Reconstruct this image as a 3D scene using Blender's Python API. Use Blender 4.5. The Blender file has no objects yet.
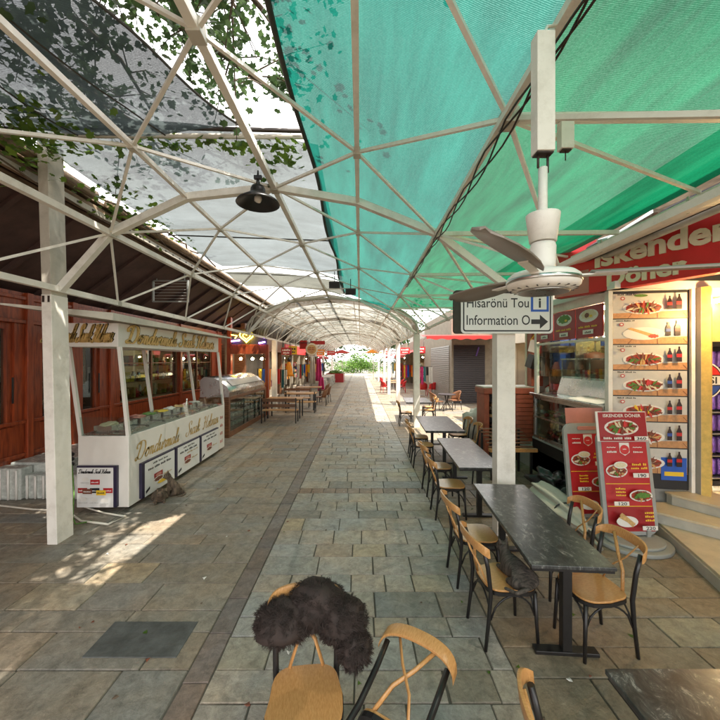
import bpy, bmesh, math, random
from mathutils import Vector, Matrix, Euler, noise
R = math.radians
rnd = random.Random(7)
S = bpy.context.scene
C = S.collection
# ------------------------------------------------------------------ camera
cam = bpy.data.objects.new('camera', bpy.data.cameras.new('camera'))
C.objects.link(cam)
cam.location = (0, 0, 2.3)
cam.rotation_euler = (R(90), 0, 0)
cam.data.sensor_width = 36; cam.data.lens = 18
cam.data.clip_start = .05; cam.data.clip_end = 2000
S.camera = cam
# ------------------------------------------------------------------ sky, sun, exposure
SUN_DIR = Vector((1.95, -1.25, 4.4)).normalized()       # towards the sun
elev = math.asin(SUN_DIR.z)
W = bpy.data.worlds.new('World'); S.world = W; W.use_nodes = True
nt = W.node_tree; nt.nodes.clear()
sky = nt.nodes.new('ShaderNodeTexSky'); sky.sky_type = 'NISHITA'; sky.sun_disc = False
sky.sun_elevation = elev; sky.sun_rotation = math.atan2(SUN_DIR.x, SUN_DIR.y)
sky.dust_density = 3.0; sky.air_density = 1.0
tc = nt.nodes.new('ShaderNodeTexCoord'); nz = nt.nodes.new('ShaderNodeTexNoise')
nz.inputs['Scale'].default_value = 1.6; nz.inputs['Detail'].default_value = 5
cr = nt.nodes.new('ShaderNodeValToRGB'); cr.color_ramp.elements[0].position = .25; cr.color_ramp.elements[1].position = .55
mx = nt.nodes.new('ShaderNodeMix'); mx.data_type = 'RGBA'
mx.inputs[7].default_value = (8.2, 8.0, 7.7, 1)
bg = nt.nodes.new('ShaderNodeBackground'); bg.inputs[1].default_value = .14
out = nt.nodes.new('ShaderNodeOutputWorld')
L = nt.links.new
L(tc.outputs['Generated'], nz.inputs['Vector']); L(nz.outputs['Fac'], cr.inputs[0])
L(cr.outputs[0], mx.inputs[0]); L(sky.outputs[0], mx.inputs[6]); L(mx.outputs[2], bg.inputs[0]); L(bg.outputs[0], out.inputs[0])
sun = bpy.data.objects.new('sun', bpy.data.lights.new('sun', 'SUN'))
C.objects.link(sun); sun.data.energy = 3.4; sun.data.angle = R(.6); sun.data.color = (1, .94, .84)
sun.rotation_euler = SUN_DIR.to_track_quat('Z', 'Y').to_euler()
S.view_settings.view_transform = 'Standard'; S.view_settings.look = 'None'
S.view_settings.exposure = 1.8; S.view_settings.gamma = 1; S.view_settings.use_curve_mapping = False
S.cycles.max_bounces = 8; S.cycles.transparent_max_bounces = 16
S.cycles.diffuse_bounces = 4; S.cycles.sample_clamp_indirect = 8; S.cycles.caustics_reflective = False; S.cycles.caustics_refractive = False

# ------------------------------------------------------------------ materials
MATS = {}
def mat(name, col, rough=.6, metal=0, var=.12, scale=8, bump=.0, bscale=60, emit=0, alpha=1, spec=.5, trans=0, dirt=0):
    if name in MATS: return MATS[name]
    m = bpy.data.materials.new(name); MATS[name] = m; m.use_nodes = True
    n = m.node_tree; l = n.links.new; b = n.nodes['Principled BSDF']
    b.inputs['Roughness'].default_value = rough; b.inputs['Metallic'].default_value = metal
    b.inputs['Specular IOR Level'].default_value = spec
    c = (*col, 1)
    b.inputs['Base Color'].default_value = c
    if var or dirt:
        t = n.nodes.new('ShaderNodeTexCoord'); z = n.nodes.new('ShaderNodeTexNoise')
        z.inputs['Scale'].default_value = scale; z.inputs['Detail'].default_value = 6; z.inputs['Roughness'].default_value = .65
        l(t.outputs['Object'], z.inputs['Vector'])
        mr = n.nodes.new('ShaderNodeMapRange'); mr.inputs['From Min'].default_value = .3; mr.inputs['From Max'].default_value = .7
        mr.inputs['To Min'].default_value = 1 - var; mr.inputs['To Max'].default_value = 1 + var * .6
        l(z.outputs['Fac'], mr.inputs['Value'])
        hv = n.nodes.new('ShaderNodeHueSaturation'); hv.inputs['Color'].default_value = c
        l(mr.outputs[0], hv.inputs['Value']); last = hv.outputs[0]
        if dirt:
            z2 = n.nodes.new('ShaderNodeTexNoise'); z2.inputs['Scale'].default_value = 3.5; z2.inputs['Detail'].default_value = 9; z2.inputs['Roughness'].default_value = .75
            l(t.outputs['Object'], z2.inputs['Vector'])
            r2 = n.nodes.new('ShaderNodeMapRange'); r2.inputs['From Min'].default_value = .5; r2.inputs['From Max'].default_value = .72; r2.inputs['To Max'].default_value = dirt
            l(z2.outputs['Fac'], r2.inputs['Value'])
            mm = n.nodes.new('ShaderNodeMix'); mm.data_type = 'RGBA'; mm.inputs[7].default_value = (col[0] * .35, col[1] * .3, col[2] * .22, 1)
            l(r2.outputs[0], mm.inputs[0]); l(last, mm.inputs[6]); last = mm.outputs[2]
        l(last, b.inputs['Base Color'])
        r3 = n.nodes.new('ShaderNodeMapRange'); r3.inputs['To Min'].default_value = max(0, rough - .12); r3.inputs['To Max'].default_value = min(1, rough + .12)
        l(z.outputs['Fac'], r3.inputs['Value']); l(r3.outputs[0], b.inputs['Roughness'])
        if bump:
            z3 = n.nodes.new('ShaderNodeTexNoise'); z3.inputs['Scale'].default_value = bscale; z3.inputs['Detail'].default_value = 5
            l(t.outputs['Object'], z3.inputs['Vector'])
            bp = n.nodes.new('ShaderNodeBump'); bp.inputs['Strength'].default_value = bump; bp.inputs['Distance'].default_value = .01
            l(z3.outputs['Fac'], bp.inputs['Height']); l(bp.outputs[0], b.inputs['Normal'])
    if emit:
        b.inputs['Emission Color'].default_value = c; b.inputs['Emission Strength'].default_value = emit
    if alpha < 1: b.inputs['Alpha'].default_value = alpha
    if trans: b.inputs['Transmission Weight'].default_value = trans
    return m

def glass(name='clear glass', tint=(.9, .95, .93), a=.12):
    if name in MATS: return MATS[name]
    m = bpy.data.materials.new(name); MATS[name] = m; m.use_nodes = True
    n = m.node_tree; n.nodes.clear(); l = n.links.new
    o = n.nodes.new('ShaderNodeOutputMaterial'); t = n.nodes.new('ShaderNodeBsdfTransparent'); g = n.nodes.new('ShaderNodeBsdfGlossy')
    t.inputs[0].default_value = (*tint, 1); g.inputs['Roughness'].default_value = .02
    lw = n.nodes.new('ShaderNodeLayerWeight'); lw.inputs[0].default_value = .5; f = n.nodes.new('ShaderNodeMath'); f.operation = 'POWER'; f.inputs[1].default_value = 4.5; l(lw.outputs['Facing'], f.inputs[0])
    ad = n.nodes.new('ShaderNodeMath'); ad.operation = 'ADD'; ad.inputs[1].default_value = a * .4; ad.use_clamp = True
    mxx = n.nodes.new('ShaderNodeMixShader'); l(f.outputs[0], ad.inputs[0]); l(ad.outputs[0], mxx.inputs[0]); l(t.outputs[0], mxx.inputs[1]); l(g.outputs[0], mxx.inputs[2]); l(mxx.outputs[0], o.inputs[0])
    return m

def netmat(name, col, col2, open_=.15, weave=55, streak=(1.2, .35, 1), white=0):
    m = bpy.data.materials.new(name); MATS[name] = m; m.use_nodes = True
    n = m.node_tree; n.nodes.clear(); l = n.links.new
    o = n.nodes.new('ShaderNodeOutputMaterial'); tp = n.nodes.new('ShaderNodeBsdfTransparent')
    tl = n.nodes.new('ShaderNodeBsdfTranslucent'); df = n.nodes.new('ShaderNodeBsdfDiffuse')
    t = n.nodes.new('ShaderNodeTexCoord'); mp = n.nodes.new('ShaderNodeMapping'); mp.inputs['Scale'].default_value = streak
    l(t.outputs['Object'], mp.inputs[0])
    z = n.nodes.new('ShaderNodeTexNoise'); z.inputs['Scale'].default_value = 1.3; z.inputs['Detail'].default_value = 7; z.inputs['Roughness'].default_value = .6
    l(mp.outputs[0], z.inputs['Vector'])
    r = n.nodes.new('ShaderNodeValToRGB'); r.color_ramp.elements[0].position = .33; r.color_ramp.elements[1].position = .68
    r.color_ramp.elements[0].color = (*col2, 1); r.color_ramp.elements[1].color = (*col, 1)
    l(z.outputs['Fac'], r.inputs[0])
    w = n.nodes.new('ShaderNodeTexWave'); w.inputs['Scale'].default_value = weave * .5; w.inputs['Distortion'].default_value = 1.5; w.inputs['Detail'].default_value = 3
    w.bands_direction = 'Y'
    l(t.outputs['Object'], w.inputs['Vector'])
    w2 = n.nodes.new('ShaderNodeTexNoise'); w2.inputs['Scale'].default_value = weave * 1.4; w2.inputs['Detail'].default_value = 2; l(t.outputs['Object'], w2.inputs['Vector'])
    ml = n.nodes.new('ShaderNodeMath'); ml.operation = 'MULTIPLY'; l(w.outputs['Fac'], ml.inputs[0]); l(w2.outputs['Fac'], ml.inputs[1])
    mr = n.nodes.new('ShaderNodeMapRange'); mr.inputs['To Min'].default_value = open_ * .35; mr.inputs['To Max'].default_value = open_ * 3.0
    l(ml.outputs[0], mr.inputs['Value'])
    wr = n.nodes.new('ShaderNodeMapRange'); wr.inputs['To Min'].default_value = .62; wr.inputs['To Max'].default_value = 1.55; l(ml.outputs[0], wr.inputs['Value'])
    sc_ = n.nodes.new('ShaderNodeVectorMath'); sc_.operation = 'SCALE'; l(r.outputs[0], sc_.inputs[0]); l(wr.outputs[0], sc_.inputs['Scale'])
    l(sc_.outputs[0], tl.inputs[0]); l(sc_.outputs[0], df.inputs[0])
    m1 = n.nodes.new('ShaderNodeMixShader'); m1.inputs[0].default_value = .3
    l(tl.outputs[0], m1.inputs[1]); l(df.outputs[0], m1.inputs[2])
    m2 = n.nodes.new('ShaderNodeMixShader'); l(mr.outputs[0], m2.inputs[0]); l(m1.outputs[0], m2.inputs[1]); l(tp.outputs[0], m2.inputs[2])
    l(m2.outputs[0], o.inputs[0])
    return m

def leafmat(name, a, b):
    m = bpy.data.materials.new(name); MATS[name] = m; m.use_nodes = True
    n = m.node_tree; n.nodes.clear(); l = n.links.new
    o = n.nodes.new('ShaderNodeOutputMaterial'); tl = n.nodes.new('ShaderNodeBsdfTranslucent'); p = n.nodes.new('ShaderNodeBsdfPrincipled'); p.inputs['Roughness'].default_value = .5
    at = n.nodes.new('ShaderNodeTexCoord'); z = n.nodes.new('ShaderNodeTexNoise'); z.inputs['Scale'].default_value = 5; z.inputs['Detail'].default_value = 4
    l(at.outputs['Object'], z.inputs['Vector'])
    r = n.nodes.new('ShaderNodeValToRGB'); r.color_ramp.elements[0].position = .38; r.color_ramp.elements[1].position = .62
    r.color_ramp.elements[0].color = (*a, 1); r.color_ramp.elements[1].color = (*b, 1); l(z.outputs['Fac'], r.inputs[0])
    l(r.outputs[0], p.inputs['Base Color']); l(r.outputs[0], tl.inputs[0])
    m1 = n.nodes.new('ShaderNodeMixShader'); m1.inputs[0].default_value = .35; l(p.outputs[0], m1.inputs[1]); l(tl.outputs[0], m1.inputs[2]); l(m1.outputs[0], o.inputs[0])
    return m

def woodmat(name, col, dark, scale=6, axis=(1, 12, 12), rough=.4):
    m = bpy.data.materials.new(name); MATS[name] = m; m.use_nodes = True
    n = m.node_tree; l = n.links.new; b = n.nodes['Principled BSDF']; b.inputs['Roughness'].default_value = rough
    t = n.nodes.new('ShaderNodeTexCoord'); mp = n.nodes.new('ShaderNodeMapping'); mp.inputs['Scale'].default_value = axis
    z = n.nodes.new('ShaderNodeTexNoise'); z.inputs['Scale'].default_value = scale; z.inputs['Detail'].default_value = 7; z.inputs['Distortion'].default_value = .6
    l(t.outputs['Object'], mp.inputs[0]); l(mp.outputs[0], z.inputs['Vector'])
    r = n.nodes.new('ShaderNodeValToRGB'); r.color_ramp.elements[0].position = .3; r.color_ramp.elements[1].position = .65
    r.color_ramp.elements[0].color = (*dark, 1); r.color_ramp.elements[1].color = (*col, 1)
    l(z.outputs['Fac'], r.inputs[0]); l(r.outputs[0], b.inputs['Base Color'])
    bp = n.nodes.new('ShaderNodeBump'); bp.inputs['Strength'].default_value = .15; bp.inputs['Distance'].default_value = .004
    l(z.outputs['Fac'], bp.inputs['Height']); l(bp.outputs[0], b.inputs['Normal'])
    return m

def marblemat(name):
    m = bpy.data.materials.new(name); MATS[name] = m; m.use_nodes = True
    n = m.node_tree; l = n.links.new; b = n.nodes['Principled BSDF']; b.inputs['Roughness'].default_value = .28
    t = n.nodes.new('ShaderNodeTexCoord'); oi = n.nodes.new('ShaderNodeObjectInfo'); ad = n.nodes.new('ShaderNodeVectorMath')
    l(t.outputs['Object'], ad.inputs[0]); l(oi.outputs['Location'], ad.inputs[1])
    mp = n.nodes.new('ShaderNodeMapping'); mp.inputs['Scale'].default_value = (3.4, 2.0, 1); mp.inputs['Rotation'].default_value = (0, 0, .5)
    l(ad.outputs[0], mp.inputs[0])
    z = n.nodes.new('ShaderNodeTexNoise'); z.inputs['Scale'].default_value = 4.0; z.inputs['Detail'].default_value = 14; z.inputs['Roughness'].default_value = .8; z.inputs['Distortion'].default_value = .7
    l(mp.outputs[0], z.inputs['Vector'])
    r = n.nodes.new('ShaderNodeValToRGB'); e = r.color_ramp.elements
    e[0].position = .3; e[0].color = (.012, .012, .013, 1); e[1].position = .56; e[1].color = (.075, .075, .072, 1)
    k = e.new(.46); k.color = (.03, .03, .03, 1); k = e.new(.61); k.color = (.30, .29, .27, 1); k = e.new(.66); k.color = (.07, .065, .06, 1)
    l(z.outputs['Fac'], r.inputs[0]); l(r.outputs[0], b.inputs['Base Color'])
    return m

def stonemat(name, usecol=True):
    m = bpy.data.materials.new(name); MATS[name] = m; m.use_nodes = True
    n = m.node_tree; l = n.links.new; b = n.nodes['Principled BSDF']
    t = n.nodes.new('ShaderNodeTexCoord'); at = n.nodes.new('ShaderNodeAttribute'); at.attribute_name = 'Col'
    z = n.nodes.new('ShaderNodeTexNoise'); z.inputs['Scale'].default_value = 9; z.inputs['Detail'].default_value = 14; z.inputs['Roughness'].default_value = .85; z.inputs['Distortion'].default_value = .5
    l(t.outputs['Object'], z.inputs['Vector'])
    mr = n.nodes.new('ShaderNodeMapRange'); mr.inputs['From Min'].default_value = .3; mr.inputs['From Max'].default_value = .7; mr.inputs['To Min'].default_value = .38; mr.inputs['To Max'].default_value = 1.55
    l(z.outputs['Fac'], mr.inputs['Value'])
    z2 = n.nodes.new('ShaderNodeTexNoise'); z2.inputs['Scale'].default_value = 1.6; z2.inputs['Detail'].default_value = 6
    l(t.outputs['Object'], z2.inputs['Vector'])
    r2 = n.nodes.new('ShaderNodeValToRGB'); e = r2.color_ramp.elements; e[0].position = .36; e[0].color = (.95, 1.0, 1.0, 1); e[1].position = .62; e[1].color = (1.10, 1.0, .86, 1)
    l(z2.outputs['Fac'], r2.inputs[0])
    # thin cleft veins
    v = n.nodes.new('ShaderNodeTexVoronoi'); v.feature = 'DISTANCE_TO_EDGE'; v.inputs['Scale'].default_value = 2.3
    zz = n.nodes.new('ShaderNodeVectorMath'); zz.operation = 'SCALE'; zz.inputs['Scale'].default_value = .35
    l(z.outputs['Color'], zz.inputs[0]); av = n.nodes.new('ShaderNodeVectorMath'); l(t.outputs['Object'], av.inputs[0]); l(zz.outputs[0], av.inputs[1]); l(av.outputs[0], v.inputs['Vector'])
    mv = n.nodes.new('ShaderNodeMapRange'); mv.inputs['From Max'].default_value = .02; mv.inputs['To Min'].default_value = .72; l(v.outputs['Distance'], mv.inputs['Value'])
    vm = n.nodes.new('ShaderNodeVectorMath'); vm.operation = 'SCALE'; l(at.outputs['Color'], vm.inputs[0]); l(mr.outputs[0], vm.inputs['Scale'])
    vm2 = n.nodes.new('ShaderNodeVectorMath'); vm2.operation = 'MULTIPLY'; l(vm.outputs[0], vm2.inputs[0]); l(r2.outputs[0], vm2.inputs[1])
    vm3 = n.nodes.new('ShaderNodeVectorMath'); vm3.operation = 'SCALE'; l(vm2.outputs[0], vm3.inputs[0]); l(mv.outputs[0], vm3.inputs['Scale'])
    l(vm3.outputs[0], b.inputs['Base Color'])
    rr = n.nodes.new('ShaderNodeMapRange'); rr.inputs['To Min'].default_value = .32; rr.inputs['To Max'].default_value = .7; l(z2.outputs['Fac'], rr.inputs['Value']); l(rr.outputs[0], b.inputs['Roughness'])
    z3 = n.nodes.new('ShaderNodeTexNoise'); z3.inputs['Scale'].default_value = 14; z3.inputs['Detail'].default_value = 8; z3.inputs['Roughness'].default_value = .7; l(t.outputs['Object'], z3.inputs['Vector'])
    bp = n.nodes.new('ShaderNodeBump'); bp.inputs['Strength'].default_value = .8; bp.inputs['Distance'].default_value = .016
    l(z3.outputs['Fac'], bp.inputs['Height']); l(bp.outputs[0], b.inputs['Normal'])
    return m

M = dict(
    cream=mat('cream painted steel', (.86, .82, .75), .45, var=.08, scale=3, dirt=.35),
    creamold=mat('aged cream steel', (.56, .52, .44), .5, var=.15, scale=4, dirt=.5),
    white=mat('white laminate', (.80, .76, .70), .35, var=.05, scale=2),
    whitep=mat('white print', (.78, .77, .75), .4, var=.03),
    black=mat('black steel', (.018, .016, .016), .35, var=.2, scale=20),
    dark=mat('dark paint', (.03, .02, .022), .6, var=.3, scale=4),
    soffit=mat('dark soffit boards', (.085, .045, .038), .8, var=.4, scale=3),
    redwood=woodmat('red varnished wood', (.40, .075, .022), (.17, .028, .010), 3, (6, 6, .8), .35),
    brownwood=woodmat('brown wood', (.24, .10, .04), (.09, .035, .015), 4, (1, 8, 8), .45),
    chairwood=woodmat('honey bentwood', (.60, .32, .12), (.47, .22, .07), 9, (4, 16, 4), .3),
    palewood=woodmat('pale wood', (.60, .36, .16), (.36, .18, .07), 4, (1, 8, 8), .45),
    logwood=woodmat('weathered eave wood', (.34, .24, .15), (.12, .07, .04), 4, (8, 1, 8), .8),
    marble=marblemat('dark marble'),
    stone=stonemat('slate slabs'),
    steel=mat('stainless steel', (.62, .62, .60), .28, metal=1, var=.1, scale=3),
    alu=mat('grey plastic', (.34, .35, .33), .45, var=.12, scale=6),
    glass=glass(), gglass=glass('greenish case glass', (.72, .82, .78), .25),
    red=mat('red enamel', (.66, .03, .03), .4, var=.12, scale=3),
    redfab=mat('red awning cloth', (.42, .022, .018), .75, var=.15, scale=3),
    redplas=mat('red plastic', (.62, .03, .03), .35, var=.08),
    pink=mat('faded red plastic', (.55, .22, .18), .5, var=.1),
    redprint=mat('dark red print', (.34, .015, .02), .35, var=.1, scale=10),
    redprint2=mat('crimson print', (.48, .02, .025), .35, var=.1, scale=10),
    yellow=mat('yellow print', (.85, .55, .03), .4, var=.05),
    gold=mat('gold lettering', (.62, .42, .14), .3, metal=.35, var=.15, scale=20),
    goldp=mat('cream gold lettering', (.72, .55, .34), .45, var=.1, scale=20),
    letter=mat('pale sign letters', (.82, .74, .52), .45, var=.1),
    ink=mat('black ink', (.015, .015, .018), .45, var=.1),
    navy=mat('navy frame', (.025, .02, .05), .4, var=.1),
    blue=mat('blue sign print', (.02, .10, .48), .4, var=.05),
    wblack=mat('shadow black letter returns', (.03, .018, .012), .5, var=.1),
    greyprint=mat('grey print', (.56, .55, .52), .45, var=.08, scale=12),
    woodprint=mat('wood print', (.55, .28, .12), .45, var=.25, scale=30),
    plate=mat('plate white', (.78, .75, .70), .4, var=.03),
    meat=mat('meat brown', (.20, .06, .03), .5, var=.5, scale=60),
    sauce=mat('red sauce', (.48, .06, .03), .4, var=.4, scale=50),
    salad=mat('salad green', (.10, .24, .03), .5, var=.5, scale=70),
    bread=mat('bread', (.62, .38, .14), .55, var=.3, scale=50),
    rice=mat('rice', (.75, .66, .45), .55, var=.2, scale=90),
    cola=mat('bottle brown', (.03, .012, .012), .3, var=.2),
    colar=mat('bottle label red', (.5, .02, .02), .35, var=.1),
    colab=mat('bottle label blue', (.03, .08, .35), .35, var=.1),
    glowwall=mat('wall tinted with lamp glow', (.75, .52, .14), .5, var=.2, scale=12, dirt=.35),  # warm doorway lamp glow put into the base colour
    walltan=mat('tan plaster', (.27, .23, .17), .8, var=.2, scale=3, bump=.2, dirt=.4),
    wall=mat('cream plaster', (.58, .50, .38), .8, var=.12, scale=3, bump=.2),
    wallg=mat('grey plaster', (.40, .38, .34), .8, var=.15, scale=3, bump=.2),
    step=mat('cream marble steps', (.60, .50, .34), .35, var=.15, scale=6, dirt=.25),
    stepr=mat('grey marble riser', (.46, .44, .38), .4, var=.15, scale=6),
    brick=mat('red brick paint', (.36, .09, .045), .6, var=.25, scale=10),
    plastic=mat('milky plastic wrap', (.52, .54, .50), .25, var=.3, scale=14, bump=.6, bscale=25),
    fabricw=mat('off white canvas', (.62, .58, .50), .85, var=.12, scale=5, bump=.3, bscale=30),
    shutter=mat('grey shutter', (.22, .20, .17), .5, var=.12, scale=4),
    shutterd=mat('dark shutter', (.035, .028, .03), .5, var=.2, scale=4),
    blade=mat('brown fan blade', (.25, .215, .18), .45, var=.15, scale=6),
    neony=mat('yellow neon', (1, .72, .06), .4, var=0, emit=6),
    neonp=mat('purple neon', (.45, .25, 1), .4, var=0, emit=6),
    lampw=mat('warm lamp', (1, .74, .40), .4, var=0, emit=30),
    lampd=mat('doorway lamp glass', (1, .66, .28), .4, var=0, emit=120),
    lampc=mat('warm tube', (1, .84, .60), .4, var=0, emit=26),
    leaf=leafmat('vine leaves', (.05, .12, .015), (.16, .26, .03)),
    leafd=leafmat('tree leaves', (.045, .09, .03), (.09, .15, .05)),
    leafb=leafmat('sunlit shrub leaves', (.06, .16, .02), (.18, .32, .05)),
    bark=mat('bark', (.13, .09, .06), .9, var=.35, scale=14, bump=.8),
    fur=mat('dark brown fur', (.035, .022, .018), .8, var=.5, scale=20),
    tabby=woodmat('tabby fur', (.17, .12, .08), (.025, .018, .014), 5, (14, 3, 3), .85),
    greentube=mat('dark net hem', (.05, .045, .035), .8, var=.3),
    hose=mat('white hose', (.72, .68, .58), .5, var=.1),
    darktabby=woodmat('dark tabby fur', (.10, .08, .065), (.014, .012, .010), 5, (14, 3, 3), .85),
    orange=mat('orange cloth', (.85, .30, .02), .75, var=.12),
    magenta=mat('magenta cloth', (.55, .03, .16), .8, var=.15),
    tablecloth=mat('teal cloth', (.05, .18, .18), .8, var=.15),
    car=mat('car paint blue', (.04, .08, .16), .25, var=.05),
    purple=mat('purple cans', (.10, .04, .24), .35, var=.5, scale=25),
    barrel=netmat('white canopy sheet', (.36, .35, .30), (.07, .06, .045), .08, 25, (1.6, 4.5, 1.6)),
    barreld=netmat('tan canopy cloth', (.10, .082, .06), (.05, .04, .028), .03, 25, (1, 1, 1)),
    green=netmat('green shade net', (.005, .125, .055), (.002, .052, .022), .032, 60, (3.2, .35, 1)),
    teal=netmat('teal shade net', (.008, .120, .092), (.004, .064, .050), .032, 60, (3.0, .4, 1)),
    greyn=netmat('grey shade net', (.095, .116, .118), (.048, .060, .058), .08, 60, (.7, 1.4, 1)),
    creamn=netmat('cream sheet', (.12, .12, .095), (.07, .07, .055), .03, 40, (1, 1, 1)),
)

# ------------------------------------------------------------------ object helpers
def tag(o, label=None, cat=None, group=None, kind=None):
    if label: o['label'] = label
    if cat: o['category'] = cat
    if group: o['group'] = group
    if kind: o['kind'] = kind
    return o
def thing(name, label, cat, loc=(0, 0, 0), rz=0, group=None):
    o = bpy.data.objects.new(name, None); C.objects.link(o); o.location = loc; o.rotation_euler = (0, 0, rz)
    o.empty_display_size = .1
    return tag(o, label, cat, group)
def copy_tree(o, parent=None):
    c = o.copy(); C.objects.link(c)
    if parent: c.parent = parent
    for ch in list(o.children): copy_tree(ch, c)
    return c
def at(px, py, Y): return Vector(((px - 360) * Y / 360, Y, 2.3 - (py - 360) * Y / 360))
def atz(px, py, z):
    Y = (2.3 - z) * 360 / (py - 360); return Vector(((px - 360) * Y / 360, Y, z))

class MB:
    def __init__(s): s.bm = bmesh.new(); s.mats = []; s.cur = 0; s.xf = Matrix()
    def m(s, k):
        k = M[k] if isinstance(k, str) else k
        if k not in s.mats: s.mats.append(k)
        s.cur = s.mats.index(k); return s
    def v(s, p): return s.bm.verts.new(s.xf @ Vector(p))
    def f(s, vs, smooth=False):
        try: f = s.bm.faces.new(vs)
        except ValueError: return None
        f.material_index = s.cur; f.smooth = smooth; return f
    def face(s, pts, smooth=False): return s.f([s.v(p) for p in pts], smooth)
    def hexa(s, a, b):     # bottom quad a, top quad b
        A = [s.v(p) for p in a]; B = [s.v(p) for p in b]
        s.f(A[::-1]); s.f(B)
        for i in range(4): s.f([A[i], A[(i + 1) % 4], B[(i + 1) % 4], B[i]])
        return s
    def box(s, c, size, rot=None):
        c = Vector(c); x, y, z = [k / 2 for k in size]
        P = [Vector(p) for p in ((-x, -y, -z), (x, -y, -z), (x, y, -z), (-x, y, -z), (-x, -y, z), (x, -y, z), (x, y, z), (-x, y, z))]
        if rot is not None:
            e = Euler(rot).to_matrix(); P = [e @ p for p in P]
        P = [p + c for p in P]
        return s.hexa(P[:4], P[4:])
    def bb(s, x0, x1, y0, y1, z0, z1): return s.box(((x0 + x1) / 2, (y0 + y1) / 2, (z0 + z1) / 2), (x1 - x0, y1 - y0, z1 - z0))
    def beam(s, p, q, w=.05, h=None):
        p = Vector(p); q = Vector(q); h = h or w; d = (q - p)
        if d.length < 1e-5: return s
        d.normalize(); up = Vector((0, 0, 1)) if abs(d.z) < .98 else Vector((0, 1, 0))
        a = d.cross(up).normalized() * w / 2; b = a.normalized().cross(d) * h / 2
        return s.hexa([p - a - b, p + a - b, p + a + b, p - a + b], [q - a - b, q + a - b, q + a + b, q - a + b])
    def tube(s, pts, r, n=8, smooth=True, flat=1, cap=True):
        pts = [Vector(p) for p in pts]; rs = r if isinstance(r, (list, tuple)) else [r] * len(pts)
        rings = []; prev = None
        for i, p in enumerate(pts):
            d = (pts[min(i + 1, len(pts) - 1)] - pts[max(i - 1, 0)]).normalized()
            if prev is None:
                up = Vector((0, 0, 1)) if abs(d.z) < .95 else Vector((1, 0, 0))
                a = d.cross(up).normalized()
            else:
                a = (prev - d * prev.dot(d)).normalized()
            prev = a; b = d.cross(a)
            rings.append([s.v(p + a * math.cos(t) * rs[i] + b * math.sin(t) * rs[i] * flat) for t in [2 * math.pi * k / n for k in range(n)]])
        for i in range(len(rings) - 1):
            for k in range(n): s.f([rings[i][k], rings[i][(k + 1) % n], rings[i + 1][(k + 1) % n], rings[i + 1][k]], smooth)
        if cap: s.f(rings[0][::-1]); s.f(rings[-1])
        return s
    def lathe(s, prof, c=(0, 0, 0), n=24, smooth=True, cap=True):
        c = Vector(c); rings = [[s.v(c + Vector((r * math.cos(2 * math.pi * k / n), r * math.sin(2 * math.pi * k / n), z))) for k in range(n)] for r, z in prof]
        for i in range(len(rings) - 1):
            for k in range(n): s.f([rings[i][k], rings[i][(k + 1) % n], rings[i + 1][(k + 1) % n], rings[i + 1][k]], smooth)
        if cap: s.f(rings[0][::-1]); s.f(rings[-1])
        return s
    def prism(s, poly, z0, z1, smooth=False):      # polygon in xy
        a = [s.v((*p, z0)) for p in poly]; b = [s.v((*p, z1)) for p in poly]
        s.f(a[::-1]); s.f(b); n = len(poly)
        for i in range(n): s.f([a[i], a[(i + 1) % n], b[(i + 1) % n], b[i]], smooth)
        return s
    def sheet(s, fn, nu, nv, smooth=True):
        g = [[s.v(fn(i / nu, j / nv)) for j in range(nv + 1)] for i in range(nu + 1)]
        for i in range(nu):
            for j in range(nv): s.f([g[i][j], g[i + 1][j], g[i + 1][j + 1], g[i][j + 1]], smooth)
        return s
    def blob(s, c, r, seed=0, amp=.2, sub=2):
        t = bmesh.new(); bmesh.ops.create_icosphere(t, subdivisions=sub, radius=1)
        vm = {}
        for v in t.verts:
            p = v.co * (1 + amp * noise.noise(v.co * 1.7 + Vector((seed, seed * .7, 3))))
            vm[v] = s.v((c[0] + p.x * r[0], c[1] + p.y * r[1], c[2] + p.z * r[2]))
        for f in t.faces: s.f([vm[v] for v in f.verts], True)
        t.free(); return s
    def build(s, name, parent=None, bevel=0, recalc=True):
        if recalc: bmesh.ops.recalc_face_normals(s.bm, faces=s.bm.faces)
        me = bpy.data.meshes.new(name); s.bm.to_mesh(me); s.bm.free()
        for k in s.mats: me.materials.append(k)
        o = bpy.data.objects.new(name, me); C.objects.link(o)
        if parent: o.parent = parent
        if bevel:
            b = o.modifiers.new('bevel', 'BEVEL'); b.width = bevel; b.segments = 2; b.limit_method = 'ANGLE'; b.angle_limit = R(40)
        return o

def text_mesh(txt, size=1, bold=0, shear=0, extrude=0, spacing=1):
    cu = bpy.data.curves.new('lettering', 'FONT'); cu.body = txt; cu.size = size; cu.offset = bold; cu.shear = shear
    cu.extrude = extrude; cu.align_x = 'LEFT'; cu.space_character = spacing; cu.resolution_u = 3
    o = bpy.data.objects.new('lettering', cu); C.objects.link(o)
    dg = bpy.context.evaluated_depsgraph_get(); dg.update()
    me = bpy.data.meshes.new_from_object(o.evaluated_get(dg))
    vs = [v.co.copy() for v in me.vertices]; fs = [tuple(p.vertices) for p in me.polygons]
    bpy.data.objects.remove(o); bpy.data.curves.remove(cu); bpy.data.meshes.remove(me)
    return vs, fs

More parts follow.
